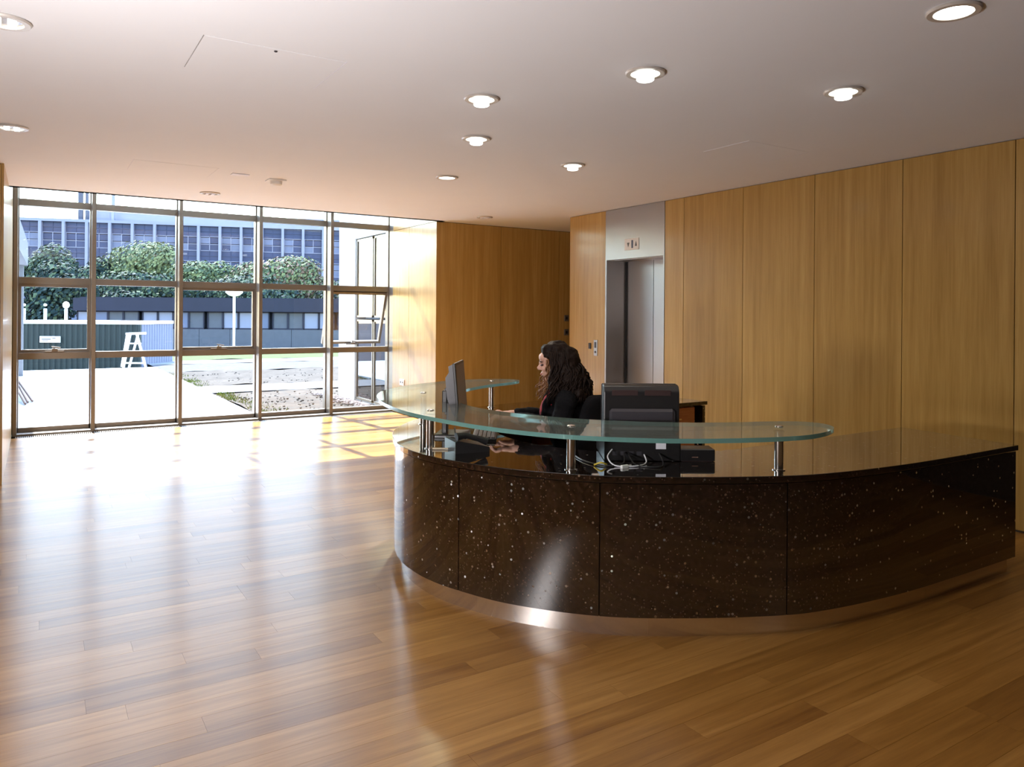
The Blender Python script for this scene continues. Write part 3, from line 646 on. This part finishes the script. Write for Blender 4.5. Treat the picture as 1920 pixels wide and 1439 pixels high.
def head(mb):
    E = lambda c, r: mb.ell(hp(*c), r, HT.to_3x3().to_4x4(), 20, 12)
    E((-.012, 0, .030), (.092, .074, .088)); E((.020, 0, -.030), (.066, .058, .078))
    E((.040, 0, -.078), (.040, .036, .030)); E((.075, 0, -.094), (.014, .018, .013)) # jaw, chin
    E((.062, 0, .045), (.030, .052, .030))                                         # forehead
    E((.080, 0, .018), (.012, .034, .009))                                        # brow ridge
    E((.096, 0, -.016), (.018, .011, .016)); E((.087, 0, .004), (.012, .008, .022)) # nose
    for s_ in (-1, 1):
        E((.066, .040 * s_, -.022), (.022, .018, .020)); E((.089, .011 * s_, -.025), (.010, .007, .007))
        E((-.010, .074 * s_, -.008), (.016, .008, .028))
    E((.086, 0, -.050), (.010, .020, .006)); E((.084, 0, -.062), (.010, .017, .007))
    return mb
body = MB(); head(body)
chain(body, [(-.035, 0, .96), (-.030, 0, 1.02), (-.015, 0, 1.09)], [.058, .048, .048])
chain(body, [(-.13, 0, .52), (-.12, 0, .66), (-.08, 0, .80), (-.05, 0, .92)], [.135, .11, .12, .085], 16)
SH = {}
for s_ in (1, -1):
    sh = (-.05, .155 * s_, .935); el = (.02 if s_ > 0 else .03, .215 * s_, .795 if s_ > 0 else .80); wr = (.265, .115 * s_ + .02, .832)
    SH[s_] = (sh, el, wr)
    chain(body, [(-.05, .06 * s_, .94), sh, ((sh[0] + el[0]) / 2, (sh[1] + el[1]) / 2 + .01 * s_, .86), el, ((el[0] + wr[0]) / 2, (el[1] + wr[1]) / 2, .815), wr], [.06, .05, .042, .036, .034, .023])
    # hand: palm and five fingers over the keys
    px0 = Vector(wr); palm = px0 + Vector((.05, 0, .002))
    body.ell(palm - Vector((.008, 0, 0)), (.048, .037, .015)); chain(body, [wr, tuple(palm - Vector((.03, 0, 0)))], [.023, .020])
    for k, ln in enumerate((.058, .070, .074, .066)):
        yy = (-.029 + .0195 * k) * -s_
        b0 = palm + Vector((.030, yy, .004)); spread = yy * .18
        chain(body, [tuple(b0), tuple(b0 + Vector((ln * .45, spread * .5, .006))), tuple(b0 + Vector((ln * .78, spread, -.010))), tuple(b0 + Vector((ln * .92, spread, -.030)))], [.0095, .0088, .008, .007], 8)
    t0 = palm + Vector((-.018, -.032 * s_, -.002))
    chain(body, [tuple(t0), tuple(t0 + Vector((.028, -.022 * s_, -.006))), tuple(t0 + Vector((.056, -.026 * s_, -.016)))], [.013, .0105, .0085], 8)
    hipp = (-.10, .085 * s_, .52); kn = (.33, .10 * s_, .545); an = (.27, .10 * s_, .11)
    chain(body, [hipp, ((hipp[0] + kn[0]) / 2, .095 * s_, .54), kn], [.085, .075, .056], 14)
    chain(body, [kn, (.29, .10 * s_, .36), an], [.054, .050, .034], 12)
    chain(body, [an, (.30, .10 * s_, .055), (.38, .105 * s_, .035)], [.034, .034, .026], 10)
fuse(body, 'body', 'skin', .0045, 3)
# jacket
jk = MB()
chain(jk, [(-.13, 0, .54), (-.125, 0, .66), (-.09, 0, .79), (-.065, 0, .90), (-.045, 0, .95)], [.160, .145, .158, .140, .095], 18)
for s_ in (1, -1):
    sh, el, wr = SH[s_]
    chain(jk, [(-.055, .05 * s_, .935), sh, ((sh[0] + el[0]) / 2 - .01, (sh[1] + el[1]) / 2 + .012 * s_, .86), el, ((el[0] + wr[0]) / 2, (el[1] + wr[1]) / 2, .818), (wr[0] - .03, wr[1], wr[2])], [.085, .066, .060, .056, .048, .036], 14)
    chain(jk, [(.02, .052 * s_, .985), (.058, .062 * s_, .93), (.072, .05 * s_, .86), (.07, .035 * s_, .80)], [.015, .021, .024, .028], 10)  # lapels
jko = fuse(jk, 'jacket', 'cloth', .007, 5)
dm = jko.data
for v in dm.vertices:
    v.co += v.normal * (.007 * noise.noise(v.co * 16) + .003 * noise.noise(v.co * 45))
tp = MB()
tp.ell((.044, .004, .895), (.052, .050, .10), Euler((0, radians(-22), 0)).to_matrix().to_4x4()); chain(tp, [(-.02, 0, .97), (.02, 0, .93), (.05, .01, .86)], [.062, .06, .055])
tpo = fuse(tp, 'red_top', 'red', .006, 4); tpo['label'] = 'dark red top in the open jacket neck'
tr = MB()
for s_ in (1, -1):
    chain(tr, [(-.13, .06 * s_, .52), (.10, .095 * s_, .54), (.33, .10 * s_, .545)], [.115, .092, .068], 14); chain(tr, [(.33, .10 * s_, .545), (.29, .10 * s_, .36), (.27, .10 * s_, .13)], [.068, .062, .05], 12)
fuse(tr, 'trousers', 'cloth', .009, 4)
for s_ in (1, -1):
    MB().ell((.32, .102 * s_, .042), (.10, .040, .040)).box(.22, .27, .08 * s_ if s_ > 0 else -.12, .12 if s_ > 0 else -.08, 0, .04).build('shoe', 'black', per, local=True, smooth=True)
# face details
for s_ in (-1, 1):
    MB().ell(hp(.0805, .030 * s_, .000), (.010, .013, .0065), HT.to_3x3().to_4x4(), 12, 8).build('eye', 'eye', per, local=True, smooth='all')
    MB().tube([hp(.088, .014 * s_, .019), hp(.089, .030 * s_, .024), hp(.078, .046 * s_, .019)], .0028, 6).build('eyebrow', 'hair', per, local=True)
MB().ell(hp(.094, 0, -.056), (.0055, .016, .0065), HT.to_3x3().to_4x4(), 12, 8).build('lips', 'lip', per, local=True, smooth='all')
# hair: a mass plus curls
hm = MB()
for c, r in [((-.005, 0, 1.220), (.104, .092, .082)), ((-.05, 0, 1.16), (.105, .108, .12)), ((-.085, 0, 1.06), (.110, .130, .11)), ((-.12, 0, .98), (.095, .145, .08)),
             ((-.02, .078, 1.10), (.052, .034, .10)), ((-.01, .088, 1.02), (.055, .04, .09)), ((-.02, -.078, 1.10), (.05, .034, .10)), ((-.01, -.088, 1.02), (.055, .04, .09)), ((.045, 0, 1.240), (.055, .075, .044))]:
    hm.ell(c, r, nu=18, nv=12)
ho = fuse(hm, 'hair', 'hair', .007, 3)
for v in ho.data.vertices: v.co += v.normal * (.012 * noise.noise(v.co * 24) + .006 * noise.noise(v.co * 55))
hr = random.Random(11)
def curls(n, gen, name, mat):
    b = MB()
    for _ in range(n):
        p0, p1, r0 = gen(); amp = hr.uniform(.006, .014); ph_ = hr.uniform(0, 6.28); tw = hr.uniform(2.2, 4.0)
        d = (p1 - p0); a = d.cross(Vector((0, 1, 0.3))).normalized(); c = d.cross(a).normalized(); K = 13
        path = []
        for i in range(K):
            t = i / (K - 1); env = amp * min(1, t * 2.5)
            path.append(p0 + d * t + a * env * cos(ph_ + tw * 2 * pi * t) + c * env * sin(ph_ + tw * 2 * pi * t) + Vector((-.02 * sin(pi * t), 0, 0)))
        b.tube(path, [r0 * (1 - .6 * (i / (K - 1)) ** 2) for i in range(K)], 5)
    return tag(b.build(name, mat, per, local=True, smooth='all', fix=False), kind='stuff')
def g_back():
    a = hr.uniform(-1.35, 1.35); x = -.03 - .10 * cos(a); y = .115 * sin(a); z0 = hr.uniform(1.08, 1.26)
    k = 1.0 if z0 < 1.18 else .72
    return Vector((x * k + .01, y * k * .9, z0)), Vector((-.06 - .16 * cos(a) + hr.uniform(-.02, .02), .145 * sin(a), hr.uniform(.90, 1.02))), hr.uniform(.006, .010)
def g_side():
    s_ = hr.choice((-1, 1)); x = hr.uniform(-.06, .052)
    return Vector((x * .8, s_ * hr.uniform(.072, .088), hr.uniform(1.14, 1.25))), Vector((x + hr.uniform(-.03, .035), s_ * hr.uniform(.10, .165), hr.uniform(.90, 1.0))), hr.uniform(.005, .009)
def g_front():
    s_ = hr.choice((-1, -1, 1)); x = hr.uniform(.045, .075)
    return Vector((x * .9, s_ * hr.uniform(.060, .078), hr.uniform(1.12, 1.20))), Vector((x + hr.uniform(.02, .055), s_ * hr.uniform(.05, .085), hr.uniform(.94, 1.0))), hr.uniform(.0035, .006)
curls(170, g_back, 'back_curls', 'hair'); curls(170, g_side, 'side_curls', 'hair')
fc = curls(34, g_front, 'front_curls', 'hairlight'); fc['label'] = 'auburn curls hanging beside the face'

# ------------------------------------------------------------------ outside: terrace and ground
ter = tag(MB().box(-8, 2.70, 10.80, 22.0, -1.6, -.05).build('terrace', 'road'), kind='structure')
nx = 9; dx = 10.7 / nx
for i in range(nx):
    for j in range(9):
        x0 = -8 + i * dx; y0 = 10.80 + j * 1.244; MB().box(x0 + .004, x0 + dx - .004, y0 + .004, y0 + 1.240, -.05, -.004).build('paving_slab', 'paving', ter, fix=False)
def gz(y): return -.02 - .33 * max(0, min(1, (y - 14) / 26))
def strip(name, x0, x1, ys, mat, kind='structure', dz=0.0, rough=0.02, parent=None, seed=0):
    n = 40; vs = []; fs = []
    for j, y in enumerate(ys):
        for i in range(n + 1):
            x = x0 + (x1 - x0) * i / n; vs.append((x, y, gz(y) + dz + rough * noise.noise(Vector((x * 1.3 + seed, y * 1.1, 0)))))
    for j in range(len(ys) - 1):
        for i in range(n): a = j * (n + 1) + i; fs.append((a, a + 1, a + n + 2, a + n + 1))
    return tag(MB().add(vs, fs).build(name, mat, parent, fix=False), kind=kind)
rng_ = lambda a, b, n: [a + (b - a) * i / n for i in range(n + 1)]
strip('ground', -60, 120, rng_(10.8, 130, 60), 'gravel', dz=-1.6 * 0 - .05, rough=0)
# (the terrace's far side drops to a lower yard, so cut the ground there by lowering it)
for v in bpy.data.objects['ground'].data.vertices:
    if v.co.x < 2.9 and 21 < v.co.y < 34: v.co.z = -.9
strip('mud_bed', 2.72, 16, rng_(10.82, 14.5, 30), 'mud', 'stuff', .0, .06)
strip('cross_path', 2.72, 22, rng_(14.5, 16.1, 6), 'road', 'structure', .02, 0)
strip('mud_field', 2.72, 22, rng_(16.1, 21.0, 24), 'mud', 'stuff', .02, .06, seed=5)
strip('gravel_field', 2.9, 26, rng_(21.0, 24.8, 16), 'gravel', 'stuff', .02, .04, seed=9)
strip('pale_drive', 2.9, 40, rng_(24.8, 27.0, 6), 'road', 'structure', .03, 0)
strip('grass_strip', 2.9, 40, rng_(27.0, 38.0, 12), 'grass', 'stuff', .03, .05)
# grass edging by the terrace: tufts
tf = MB()
for k in range(1500):
    t = hr.random(); yy = 11.2 + 9.5 * t; xx = 2.74 + abs(hr.gauss(0, .16)) + .25 * max(0, noise.noise(Vector((0, yy * .7, 3))))
    if 14.5 < yy < 16.1: continue
    hgt = hr.uniform(.02, .07); a = hr.uniform(0, 3.14)
    tf.add([(xx, yy, gz(yy)), (xx + .02 * cos(a), yy + .02 * sin(a), gz(yy)), (xx + .01 + hr.uniform(-.02, .02), yy, gz(yy) + hgt)], [(0, 1, 2)])
tag(tf.build('verge_grass', flat('verge_grass', (.12, .15, .03), .9, spec=0, var=.3), fix=False), 'yellow-green grass tufts along the terrace edge', 'grass', kind='stuff')
st = MB()
for k in range(700):
    yy = hr.uniform(11.0, 20.5); xx = 2.9 + hr.random() * (2.0 if yy < 13.5 else 6.0)
    if 14.4 < yy < 16.2: continue
    r = hr.uniform(.008, .024); st.ell((xx, yy, gz(yy) + .02), (r, r * .8, r * .6), nu=6, nv=4)
tag(st.build('rubble', 'mud'), 'loose stones and clods scattered over the dried mud', 'stones', kind='stuff')

pb = MB()
for k in range(520):
    yy = hr.uniform(10.9, 13.6); xx = 4.50 - abs(hr.gauss(0, .13)); r = hr.uniform(.012, .032)
    pb.ell((xx, yy, gz(yy) + .03), (r, r * .8, r * .6), nu=6, nv=4)
tag(pb.build('pebbles', flat('pale_pebbles', (.30, .25, .23), .9, var=.5, bscale=30, spec=0)), 'pale pebble strip along the foot of the white wing', 'pebbles', kind='stuff')
# right-hand wing
wing = thing('wing_building', 'white rendered wing with tall glazing beyond the last window bay', 'building', (4.55, 12.0, 0))
MB().box(4.55, 8.5, 12.17, 12.95, -.3, 4.6).build('white_pier', 'whitewall', wing)
MB().box(4.55, 5.75, 10.8, 12.17, 2.72, 4.6).build('fascia', 'whitewall', wing)
MB().box(4.60, 5.0, 10.8, 12.17, -.3, .03).build('plinth', 'whitewall', wing)
for y0, y1 in ((10.82, 11.38), (11.42, 12.15)):
    for z0, z1 in ((.03, 1.36), (1.40, 2.70)):
        f = MB()
        for q in ((y0, y0 + .03, z0, z1), (y1 - .03, y1, z0, z1), (y0, y1, z0, z0 + .03), (y0, y1, z1 - .03, z1)): f.box(4.57, 4.62, *q)
        fo = f.build('window_frame', 'alu', wing); MB().box(4.585, 4.592, y0 + .03, y1 - .03, z0 + .03, z1 - .03).build('pane', M['wingglass'], fo)
MB().box(5.6, 5.75, 10.8, 12.17, 0, 2.72).box(4.75, 5.6, 10.75, 10.80, 0, 2.72).build('room_wall', 'facadegrey', wing)
MB().box(4.65, 5.6, 10.8, 12.2, -.05, .0).build('room_floor', 'road', wing)
pp = thing('potted_plant', 'small dark bushy plant behind the glazing of the white wing', 'plant', (4.85, 11.75, 1.40))
MB().lathe([(.05, 0), (.065, .10), (.055, .10), (.045, .09)], (4.85, 11.75, 1.40), 14).build('pot', 'blackg', pp)
lf = MB()
for k in range(160):
    d = Vector((hr.gauss(0, 1), hr.gauss(0, 1), hr.gauss(0, 1))).normalized() * hr.uniform(.06, .16); c = Vector((4.85, 11.75, 1.68)) + d
    t1 = Vector((hr.uniform(-1, 1), hr.uniform(-1, 1), hr.uniform(-1, 1))).normalized() * .03; t2 = d.cross(t1).normalized() * .02
    lf.add([c - t1, c + t2, c + t1, c - t2], [(0, 1, 2, 3)])
tag(lf.build('foliage', 'leafdark', pp, fix=False), kind='stuff'); MB().tube([(4.85, 11.75, 1.49), (4.85, 11.75, 1.66)], .01, 6).build('stem', 'bark', pp)
MB().box(4.72, 5.0, 11.5, 12.1, 1.37, 1.40).build('window_shelf', 'whitewall', wing)

# canopy on the left
can = thing('entrance_canopy', 'white canopy with slender pillar at the far left of the terrace', 'canopy', (-.32, 20.3, 0))
MB().cbox(-.385, -.235, 20.22, 20.42, 0, 2.62, .01).build('pillar', 'canopy', can)
cb = MB(); P0 = [(-.30, 11.0), (-.16, 20.55), (-4.0, 20.55), (-4.0, 11.0)]
cb.prism(P0, 2.50, 3.02); cb.build('roof_slab', 'canopy', can)
MB().box(-1.6, -.45, 20.3, 20.4, 1.75, 2.5).build('end_screen', flat('warm_board', (.6, .5, .4), .8), can)
MB().box(-4.0, -3.6, 11.0, 20.5, 0, 2.5).build('sky_block_wall', 'canopy', can)  # added wall that closes off the sky on the left
MB().box(-3.6, -.62, 11.0, 14.72, 0, 2.5).build('lobby_sky_block', 'fascia', can)  # added solid box: dark colour for the unlit interior, blocks sky from the left
gd = thing('glazed_door', 'dark framed glazed screen standing under the canopy at far left', 'door', (-.42, 14.7, 0))
for y0, y1 in ((12.6, 13.6), (13.62, 14.7)):
    f = MB()
    for q in ((y0, y0 + .05, 0, 2.5), (y1 - .05, y1, 0, 2.5), (y0, y1, 0, .06), (y0, y1, 2.44, 2.5), (y0, y1, 1.05, 1.10)): f.box(-.45, -.39, *q)
    fo = f.build('door_frame', 'aludark', gd); MB().box(-.425, -.418, y0 + .05, y1 - .05, .06, 2.44).build('pane', 'pane', fo)
lt = thing('timber_laths', 'brown timber laths lying on the shaded terrace at left', 'timber', (-.2, 14.4, 0))
for k, (a, b) in enumerate((((-.36, 16.6, .30), (-.10, 14.2, .015)), ((-.33, 16.4, .30), (-.04, 14.35, .015)), ((-.38, 16.2, .26), (-.13, 13.95, .015)))): MB().tube([a, b], .018, 5).build('lath', 'timber', lt)

# green container in the lower yard
ct = thing('container', 'dark green corrugated container with a white top edge beyond the terrace', 'container', (.9, 26.0, -.9))
a0 = Vector((-1.1, 27.43, 0)); a1 = Vector((2.64, 25.07, 0)); dv = (a1 - a0).normalized(); nv_ = Vector((-dv.y, dv.x, 0)); Lc = (a1 - a0).length
def CT(s_, n_, z): p = a0 + dv * s_ + nv_ * n_; return (p.x, p.y, z)
def corr(s0, s1, n0, along=True, z0=-.75, z1=1.08):
    b = MB(); k = 0; pts = []; s_ = s0; pitch = .165
    while s_ < s1: pts += [(s_, 0), (min(s_ + .055, s1), 0), (min(s_ + .08, s1), .03), (min(s_ + .14, s1), .03)]; s_ += pitch
    vs = []
    for q, o_ in pts:
        P_ = CT(q, n0 + o_, 0) if along else CT(n0 - o_, q, 0); vs += [(P_[0], P_[1], z0), (P_[0], P_[1], z1)]
    b.add(vs, [(2 * i, 2 * i + 2, 2 * i + 3, 2 * i + 1) for i in range(len(pts) - 1)]); return b
corr(0, Lc, 0).build('corrugated_side', 'container', ct, fix=False)
corr(0, 2.2, Lc, False).build('corrugated_end', 'facadewhite', ct, fix=False)
MC = Matrix.Translation(a0) @ Matrix(((dv.x, nv_.x, 0, 0), (dv.y, nv_.y, 0, 0), (0, 0, 1, 0), (0, 0, 0, 1)))
MB().box(-.02, Lc + .02, -.02, 2.22, 1.08, 1.17, MC).build('top_rail', 'white', ct)
MB().box(-.02, Lc + .02, -.02, 2.22, -.9, -.75, MC).build('bottom_rail', 'container', ct)
MB().box(Lc - .06, Lc + .02, -.02, .06, -.75, 1.08, MC).build('corner_post', 'container', ct)
sg = MB().box(1.44, 2.06, -.035, -.02, .52, .71, MC).build('sign', 'label', ct)
MB().box(1.50, 1.78, -.038, -.035, .61, .635, MC).box(1.82, 1.92, -.038, -.035, .64, .66, MC).box(1.52, 1.70, -.038, -.035, .56, .575, MC).build('lettering', 'facadegrey', sg)
# trestle ladder
tl_ = thing('trestle_ladder', 'white trestle ladder standing at the far end of the terrace', 'ladder', (2.4, 21.7, 0))
LA = lambda l, d, z: (d * fw.x + l * rt.x, d * fw.y + l * rt.y, z)
for (l0, l1, d0) in ((-10.35, -10.10, 20.0), (-9.72, -9.86, 20.0)): MB().tube([LA(l0, d0, 0), LA(l1, d0 - .2, .88)], .035, 6).build('rail', 'white', tl_)
for (l0, l1, d0) in ((-10.0, -9.98, 19.4), (-9.86, -9.78, 19.4)): MB().tube([LA(l0, d0, 0), LA(l1, d0 + .3, .86)], .03, 6).build('rail', 'white', tl_)
MB().tube([LA(-10.14, 19.8, .88), LA(-9.62, 19.8, .90)], .035, 6).build('top_bar', 'white', tl_)
for z, a, b in ((.10, -10.32, -9.75), (.62, -10.17, -9.82)): MB().tube([LA(a, 19.95, z), LA(b, 19.95, z)], .022, 6).build('rung', 'white', tl_)
# lamp post
lpx, lpy = 7.34, 34.4
lp = thing('lamp_post', 'white lamp post with a round head in front of the low annex', 'street lamp', (lpx, lpy, -.25))
MB().tube([(lpx, lpy, -.28), (lpx, lpy, 2.2)], .055, 8).build('pole', 'white', lp); MB().lathe([(.05, 2.15), (.22, 2.2), (.36, 2.32), (.36, 2.40), (.2, 2.5), (.02, 2.52)], (lpx, lpy, 0), 20).build('lamp_head', 'white', lp, smooth=True)

# low annex
ann = thing('annex_building', 'low annex with a dark fascia and a long row of windows', 'building', (8, 40, -.35))
# local frame: s along the camera's right, depth away
e0 = Vector((1.70, 43.9, 0)); ed = Vector((.852, -.523, 0)).normalized(); en = Vector((-ed.y, ed.x, 0))
MA = Matrix.Translation(e0) @ Matrix(((ed.x, en.x, 0, 0), (ed.y, en.y, 0, 0), (0, 0, 1, 0), (0, 0, 0, 1)))
LA_ = 20.0
MB().box(0, LA_, -.25, 2.6, 1.50, 2.14, MA).build('fascia', 'fascia', ann)
MB().box(0.1, LA_ - .1, .2, 2.5, 2.10, 2.2, MA).build('roof', 'fascia', ann)
MB().box(0.02, LA_, .6, .7, -.4, 1.5, MA).build('inner_wall', 'facadegrey', ann)
k = 0; xx = 0.0
while xx < LA_ - .1:
    w_ = 1.55
    MB().box(xx + .01, xx + w_ - .01, 0, .15, -.45, .60, MA).build('wall_panel', 'anxwall', ann)
    xx += w_
xx = .05; wi = 0
wf = MB(); W0 = .78
for q in ((0, .05, .60, 1.5), (W0 - .05, W0, .60, 1.5), (0, W0, .60, .67), (0, W0, 1.44, 1.5)): wf.box(q[0], q[1], 0, .1, q[2], q[3])
wmesh = wf.mesh('window_frame'); wmesh.materials.append(M['fascia'])
pmesh = MB().box(.05, W0 - .05, .05, .06, .67, 1.44).mesh('pane'); pmesh.materials.append(M['facadewhite'])
pmesh2 = pmesh.copy(); pmesh2.materials.clear(); pmesh2.materials.append(M['facadelight'])
pmesh3 = pmesh.copy(); pmesh3.materials.clear(); pmesh3.materials.append(M['anxwall'])
WMi = WM[ann.name].inverted()
while xx < LA_ - 1:
    o = bpy.data.objects.new('window_frame', wmesh); COL.objects.link(o); o.parent = ann; o.matrix_local = WMi @ MA @ Matrix.Translation((xx, 0, 0))
    p_ = bpy.data.objects.new('pane', (pmesh, pmesh3, pmesh2)[(wi * 7 % 5) % 3]); COL.objects.link(p_); p_.parent = o
    xx += W0 + (.16 if wi % 4 == 3 else 0.0); wi += 1

# far block
fb = thing('office_block', 'long far office block with white fins and haze-blue glass bands', 'building', (12, 105, 0))
f0 = Vector((-6.88, 110.24, 0)); f1 = Vector((38.18, 95.35, 0)); fd = (f1 - f0).normalized(); fn = Vector((-fd.y, fd.x, 0)); 
MF = Matrix.Translation(f0) @ Matrix(((fd.x, fn.x, 0, 0), (fd.y, fn.y, 0, 0), (0, 0, 1, 0), (0, 0, 0, 1)))
FL = (f1 - f0).length + 12; FI = WM[fb.name].inverted()
MB().box(-14, FL, .6, 14, -1, 12.4, MF).build('block_core', 'facadegrey', fb)
MB().box(-14, FL, -.15, 14, 12.4, 12.75, MF).build('roof_edge', 'facadewhite', fb)
MB().box(12, FL - 4, 3, 11, 12.75, 14.2, MF).build('penthouse', 'facadewhite', fb)
MB().box(11.2, 11.7, 2, 2.5, 12.75, 17.8, MF).build('flue', 'facadegrey', fb); MB().box(12.0, 12.3, 2, 2.5, 12.75, 17.8, MF).build('flue', 'facadegrey', fb); MB().box(15.0, 15.3, 2, 2.5, 12.75, 17.8, MF).build('flue', 'facadewhite', fb)
PIT = 2.56
def shared(mb, name, mat): me = mb.mesh(name); me.materials.append(M[mat]); return me
fin_me = shared(MB().box(-.16, .16, -.35, .6, 0, 12.4), 'fin', 'facadewhite')
fl_h = 3.12
wfr = MB(); ww = PIT - .32
for q in ((0, .06), (ww / 2 - .04, ww / 2 + .04), (ww - .06, ww)): wfr.box(q[0], q[1], .15, .3, 0, 1.85)
for q in ((0, .08), (.80, .88), (1.77, 1.85)): wfr.box(0, ww, .15, .3, q[0], q[1])
wfr_me = shared(wfr, 'window_frame', 'facadewhite')
pn = [shared(MB().box(.06, ww / 2 - .04, .2, .24, .08, .80), 'pane', mt) for mt in ('facadeglass', 'facadelight')]
sp_me = shared(MB().box(0, ww, .22, .3, 0, fl_h - 1.85).box(0, ww, .14, .22, .60, .68).box(ww / 2 - .03, ww / 2 + .03, .14, .22, 0, fl_h - 1.85), 'spandrel_panel', 'facadeglass')
nb_ = int(FL / PIT) + 1
def put(me, name, parent, Mx):
    o = bpy.data.objects.new(name, me); COL.objects.link(o); o.parent = parent; o.matrix_local = Mx; return o
for k in range(-5, nb_):
    put(fin_me, 'fin', fb, FI @ MF @ Matrix.Translation((k * PIT, 0, 0)))
    if not (-1 <= k < 22): continue
    for fl in range(3):
        zb = 12.4 - (fl + 1) * fl_h
        put(sp_me, 'spandrel_panel', fb, FI @ MF @ Matrix.Translation((k * PIT + .16, 0, zb + 1.85)))
        if fl == 2 : continue
        wo_ = put(wfr_me, 'window_frame', fb, FI @ MF @ Matrix.Translation((k * PIT + .16, 0, zb)))
        for a in (0, 1):
            for b_ in (0, 1): put(pn[hr.random() < (.75 if 5 < k < 9 and fl == 0 else .35)], 'pane', wo_, Matrix.Translation((a * (ww / 2 - .02), 0, b_ * .88)))
    MB().box(k * PIT + .16, k * PIT + .16 + ww, .2, .3, -.5, 12.4 - 3 * fl_h + 1.85, MF).build('lower_glazing', 'facadelight', fb, fix=False)

# trees and hedges
def tree(x, y, h, w_, mats, label, n=8000, seed=0, ls=.14, base=.4, blobs=7, group='trees in front of the office block'):
    r = random.Random(seed); t = thing('tree', label, 'tree', (x, y, -.35), group=group)
    MB().tube([(x, y, -.4), (x + .05, y, h * .35), (x, y + .05, h * .7)], [.16, .12, .05], 7).build('trunk', 'bark', t)
    bl = []
    for k in range(blobs):
        a = r.uniform(0, 6.28); q = r.uniform(0, .62) * w_ / 2; zz = r.uniform(base + .15, .80) * h
        rr = w_ * r.uniform(.20, .30) * (1.1 - .4 * zz / h); bl.append((Vector((x + q * cos(a), y + q * sin(a), zz)), rr, min(rr, h * .2)))
    bl.append((Vector((x, y, h * .78)), w_ * .24, h * .20)); bl.append((Vector((x, y, h * .5)), w_ * .40, h * .28))
    b = MB()
    for k in range(n):
        c, ra, rz = bl[k % len(bl)]
        d = Vector((r.gauss(0, 1), r.gauss(0, 1), r.gauss(0, 1))).normalized(); s_ = r.uniform(.75, 1.05)
        p = c + Vector((d.x * ra, d.y * ra, d.z * rz)) * s_
        nn = (d + Vector((r.uniform(-.6, .6), r.uniform(-.6, .6), r.uniform(-.3, .8)))).normalized(); t1 = nn.orthogonal().normalized() * ls * r.uniform(.5, 1.2); t2 = nn.cross(t1).normalized() * ls * r.uniform(.3, .8)
        b.add([p - t1, p + t2, p + t1, p - t2], [(0, 1, 2, 3)])
    o = b.build('crown', mats, t, fix=False); o['kind'] = 'stuff'
    for p in o.data.polygons: p.material_index = r.randrange(len(mats))
T_ = tree
T_(-1.6, 60.0, 5.3, 4.6, ['leafdark', 'leafmid'], 'dark shrubby tree at the left edge behind the canopy pillar', seed=1)
T_(1.0, 58.5, 6.1, 4.6, ['leafdark', 'leafmid', 'leafmid'], 'mid green tree with spiky top in the first window bay', seed=2)
T_(3.6, 57.0, 5.2, 3.8, ['leafdark', 'leafmid'], 'darker round tree straddling the first mullion', seed=3)
T_(5.9, 55.6, 6.3, 7.6, ['leafmid', 'leaflight', 'leaflight'], 'tallest light green tree in the second window bay', seed=4)
T_(9.3, 53.4, 5.0, 6.0, ['leaflight', 'leafmid'], 'pale green tree left of the lamp post, third window bay', seed=5)
T_(11.9, 51.0, 4.9, 5.2, ['leaflight', 'leafmid', 'leafred'], 'pale tree with russet tips right behind the lamp post', seed=6)
T_(14.5, 50.0, 5.4, 8.0, ['leafred', 'leafmid', 'leaflight'], 'broad russet-tinged tree in the fourth window bay', seed=7)
T_(18.4, 47.5, 4.7, 4.4, ['leafmid', 'leafred'], 'small green and russet tree beside the white wing', seed=8)
T_(-2.6, 47.6, 4.2, 4.6, ['leafdark'], 'low dark bush mass at the left above the container', seed=9, base=.1, n=5600, group='dark bushes behind the container')
T_(.9, 47.6, 4.3, 4.6, ['leafdark', 'leafdark', 'leafmid'], 'dark bush mass left of the annex roof end', seed=10, base=.1, n=5600, group='dark bushes behind the container')
T_(5.5, 48.5, 3.9, 7.0, ['leafdark', 'leafmid'], 'long dark hedge-like bush above the annex, second bay', seed=11, base=.3, n=5600, group='bushes above the annex roof')
T_(11.0, 46.5, 3.9, 7.5, ['leafdark', 'leafmid'], 'dark undergrowth above the annex in the third bay', seed=12, base=.3, n=5600, group='bushes above the annex roof')
T_(16.0, 43.8, 3.6, 6.5, ['leafdark', 'leafmid'], 'dark undergrowth above the annex in the fourth bay', seed=13, base=.3, n=5600, group='bushes above the annex roof')
for i, (x, y, lb) in enumerate(((-.48, 42.9, 'left'), (.38, 42.3, 'middle'), (1.22, 41.8, 'right'))):
    gp = thing('gate_post', '%s one of three white posts between container and bushes' % {'left': 'leftmost', 'middle': 'middle', 'right': 'rightmost, ball-topped'}[lb], 'post', (x, y, -.35), group='white posts behind the container')
    MB().cbox(x - .07, x + .07, y - .07, y + .07, -.35, 1.58, .01).build('shaft', 'white', gp); MB().ell((x, y, 1.75), (.15, .15, .17) if lb == 'right' else (.08, .08, .06), nu=14).build('finial', 'white', gp, smooth='all')
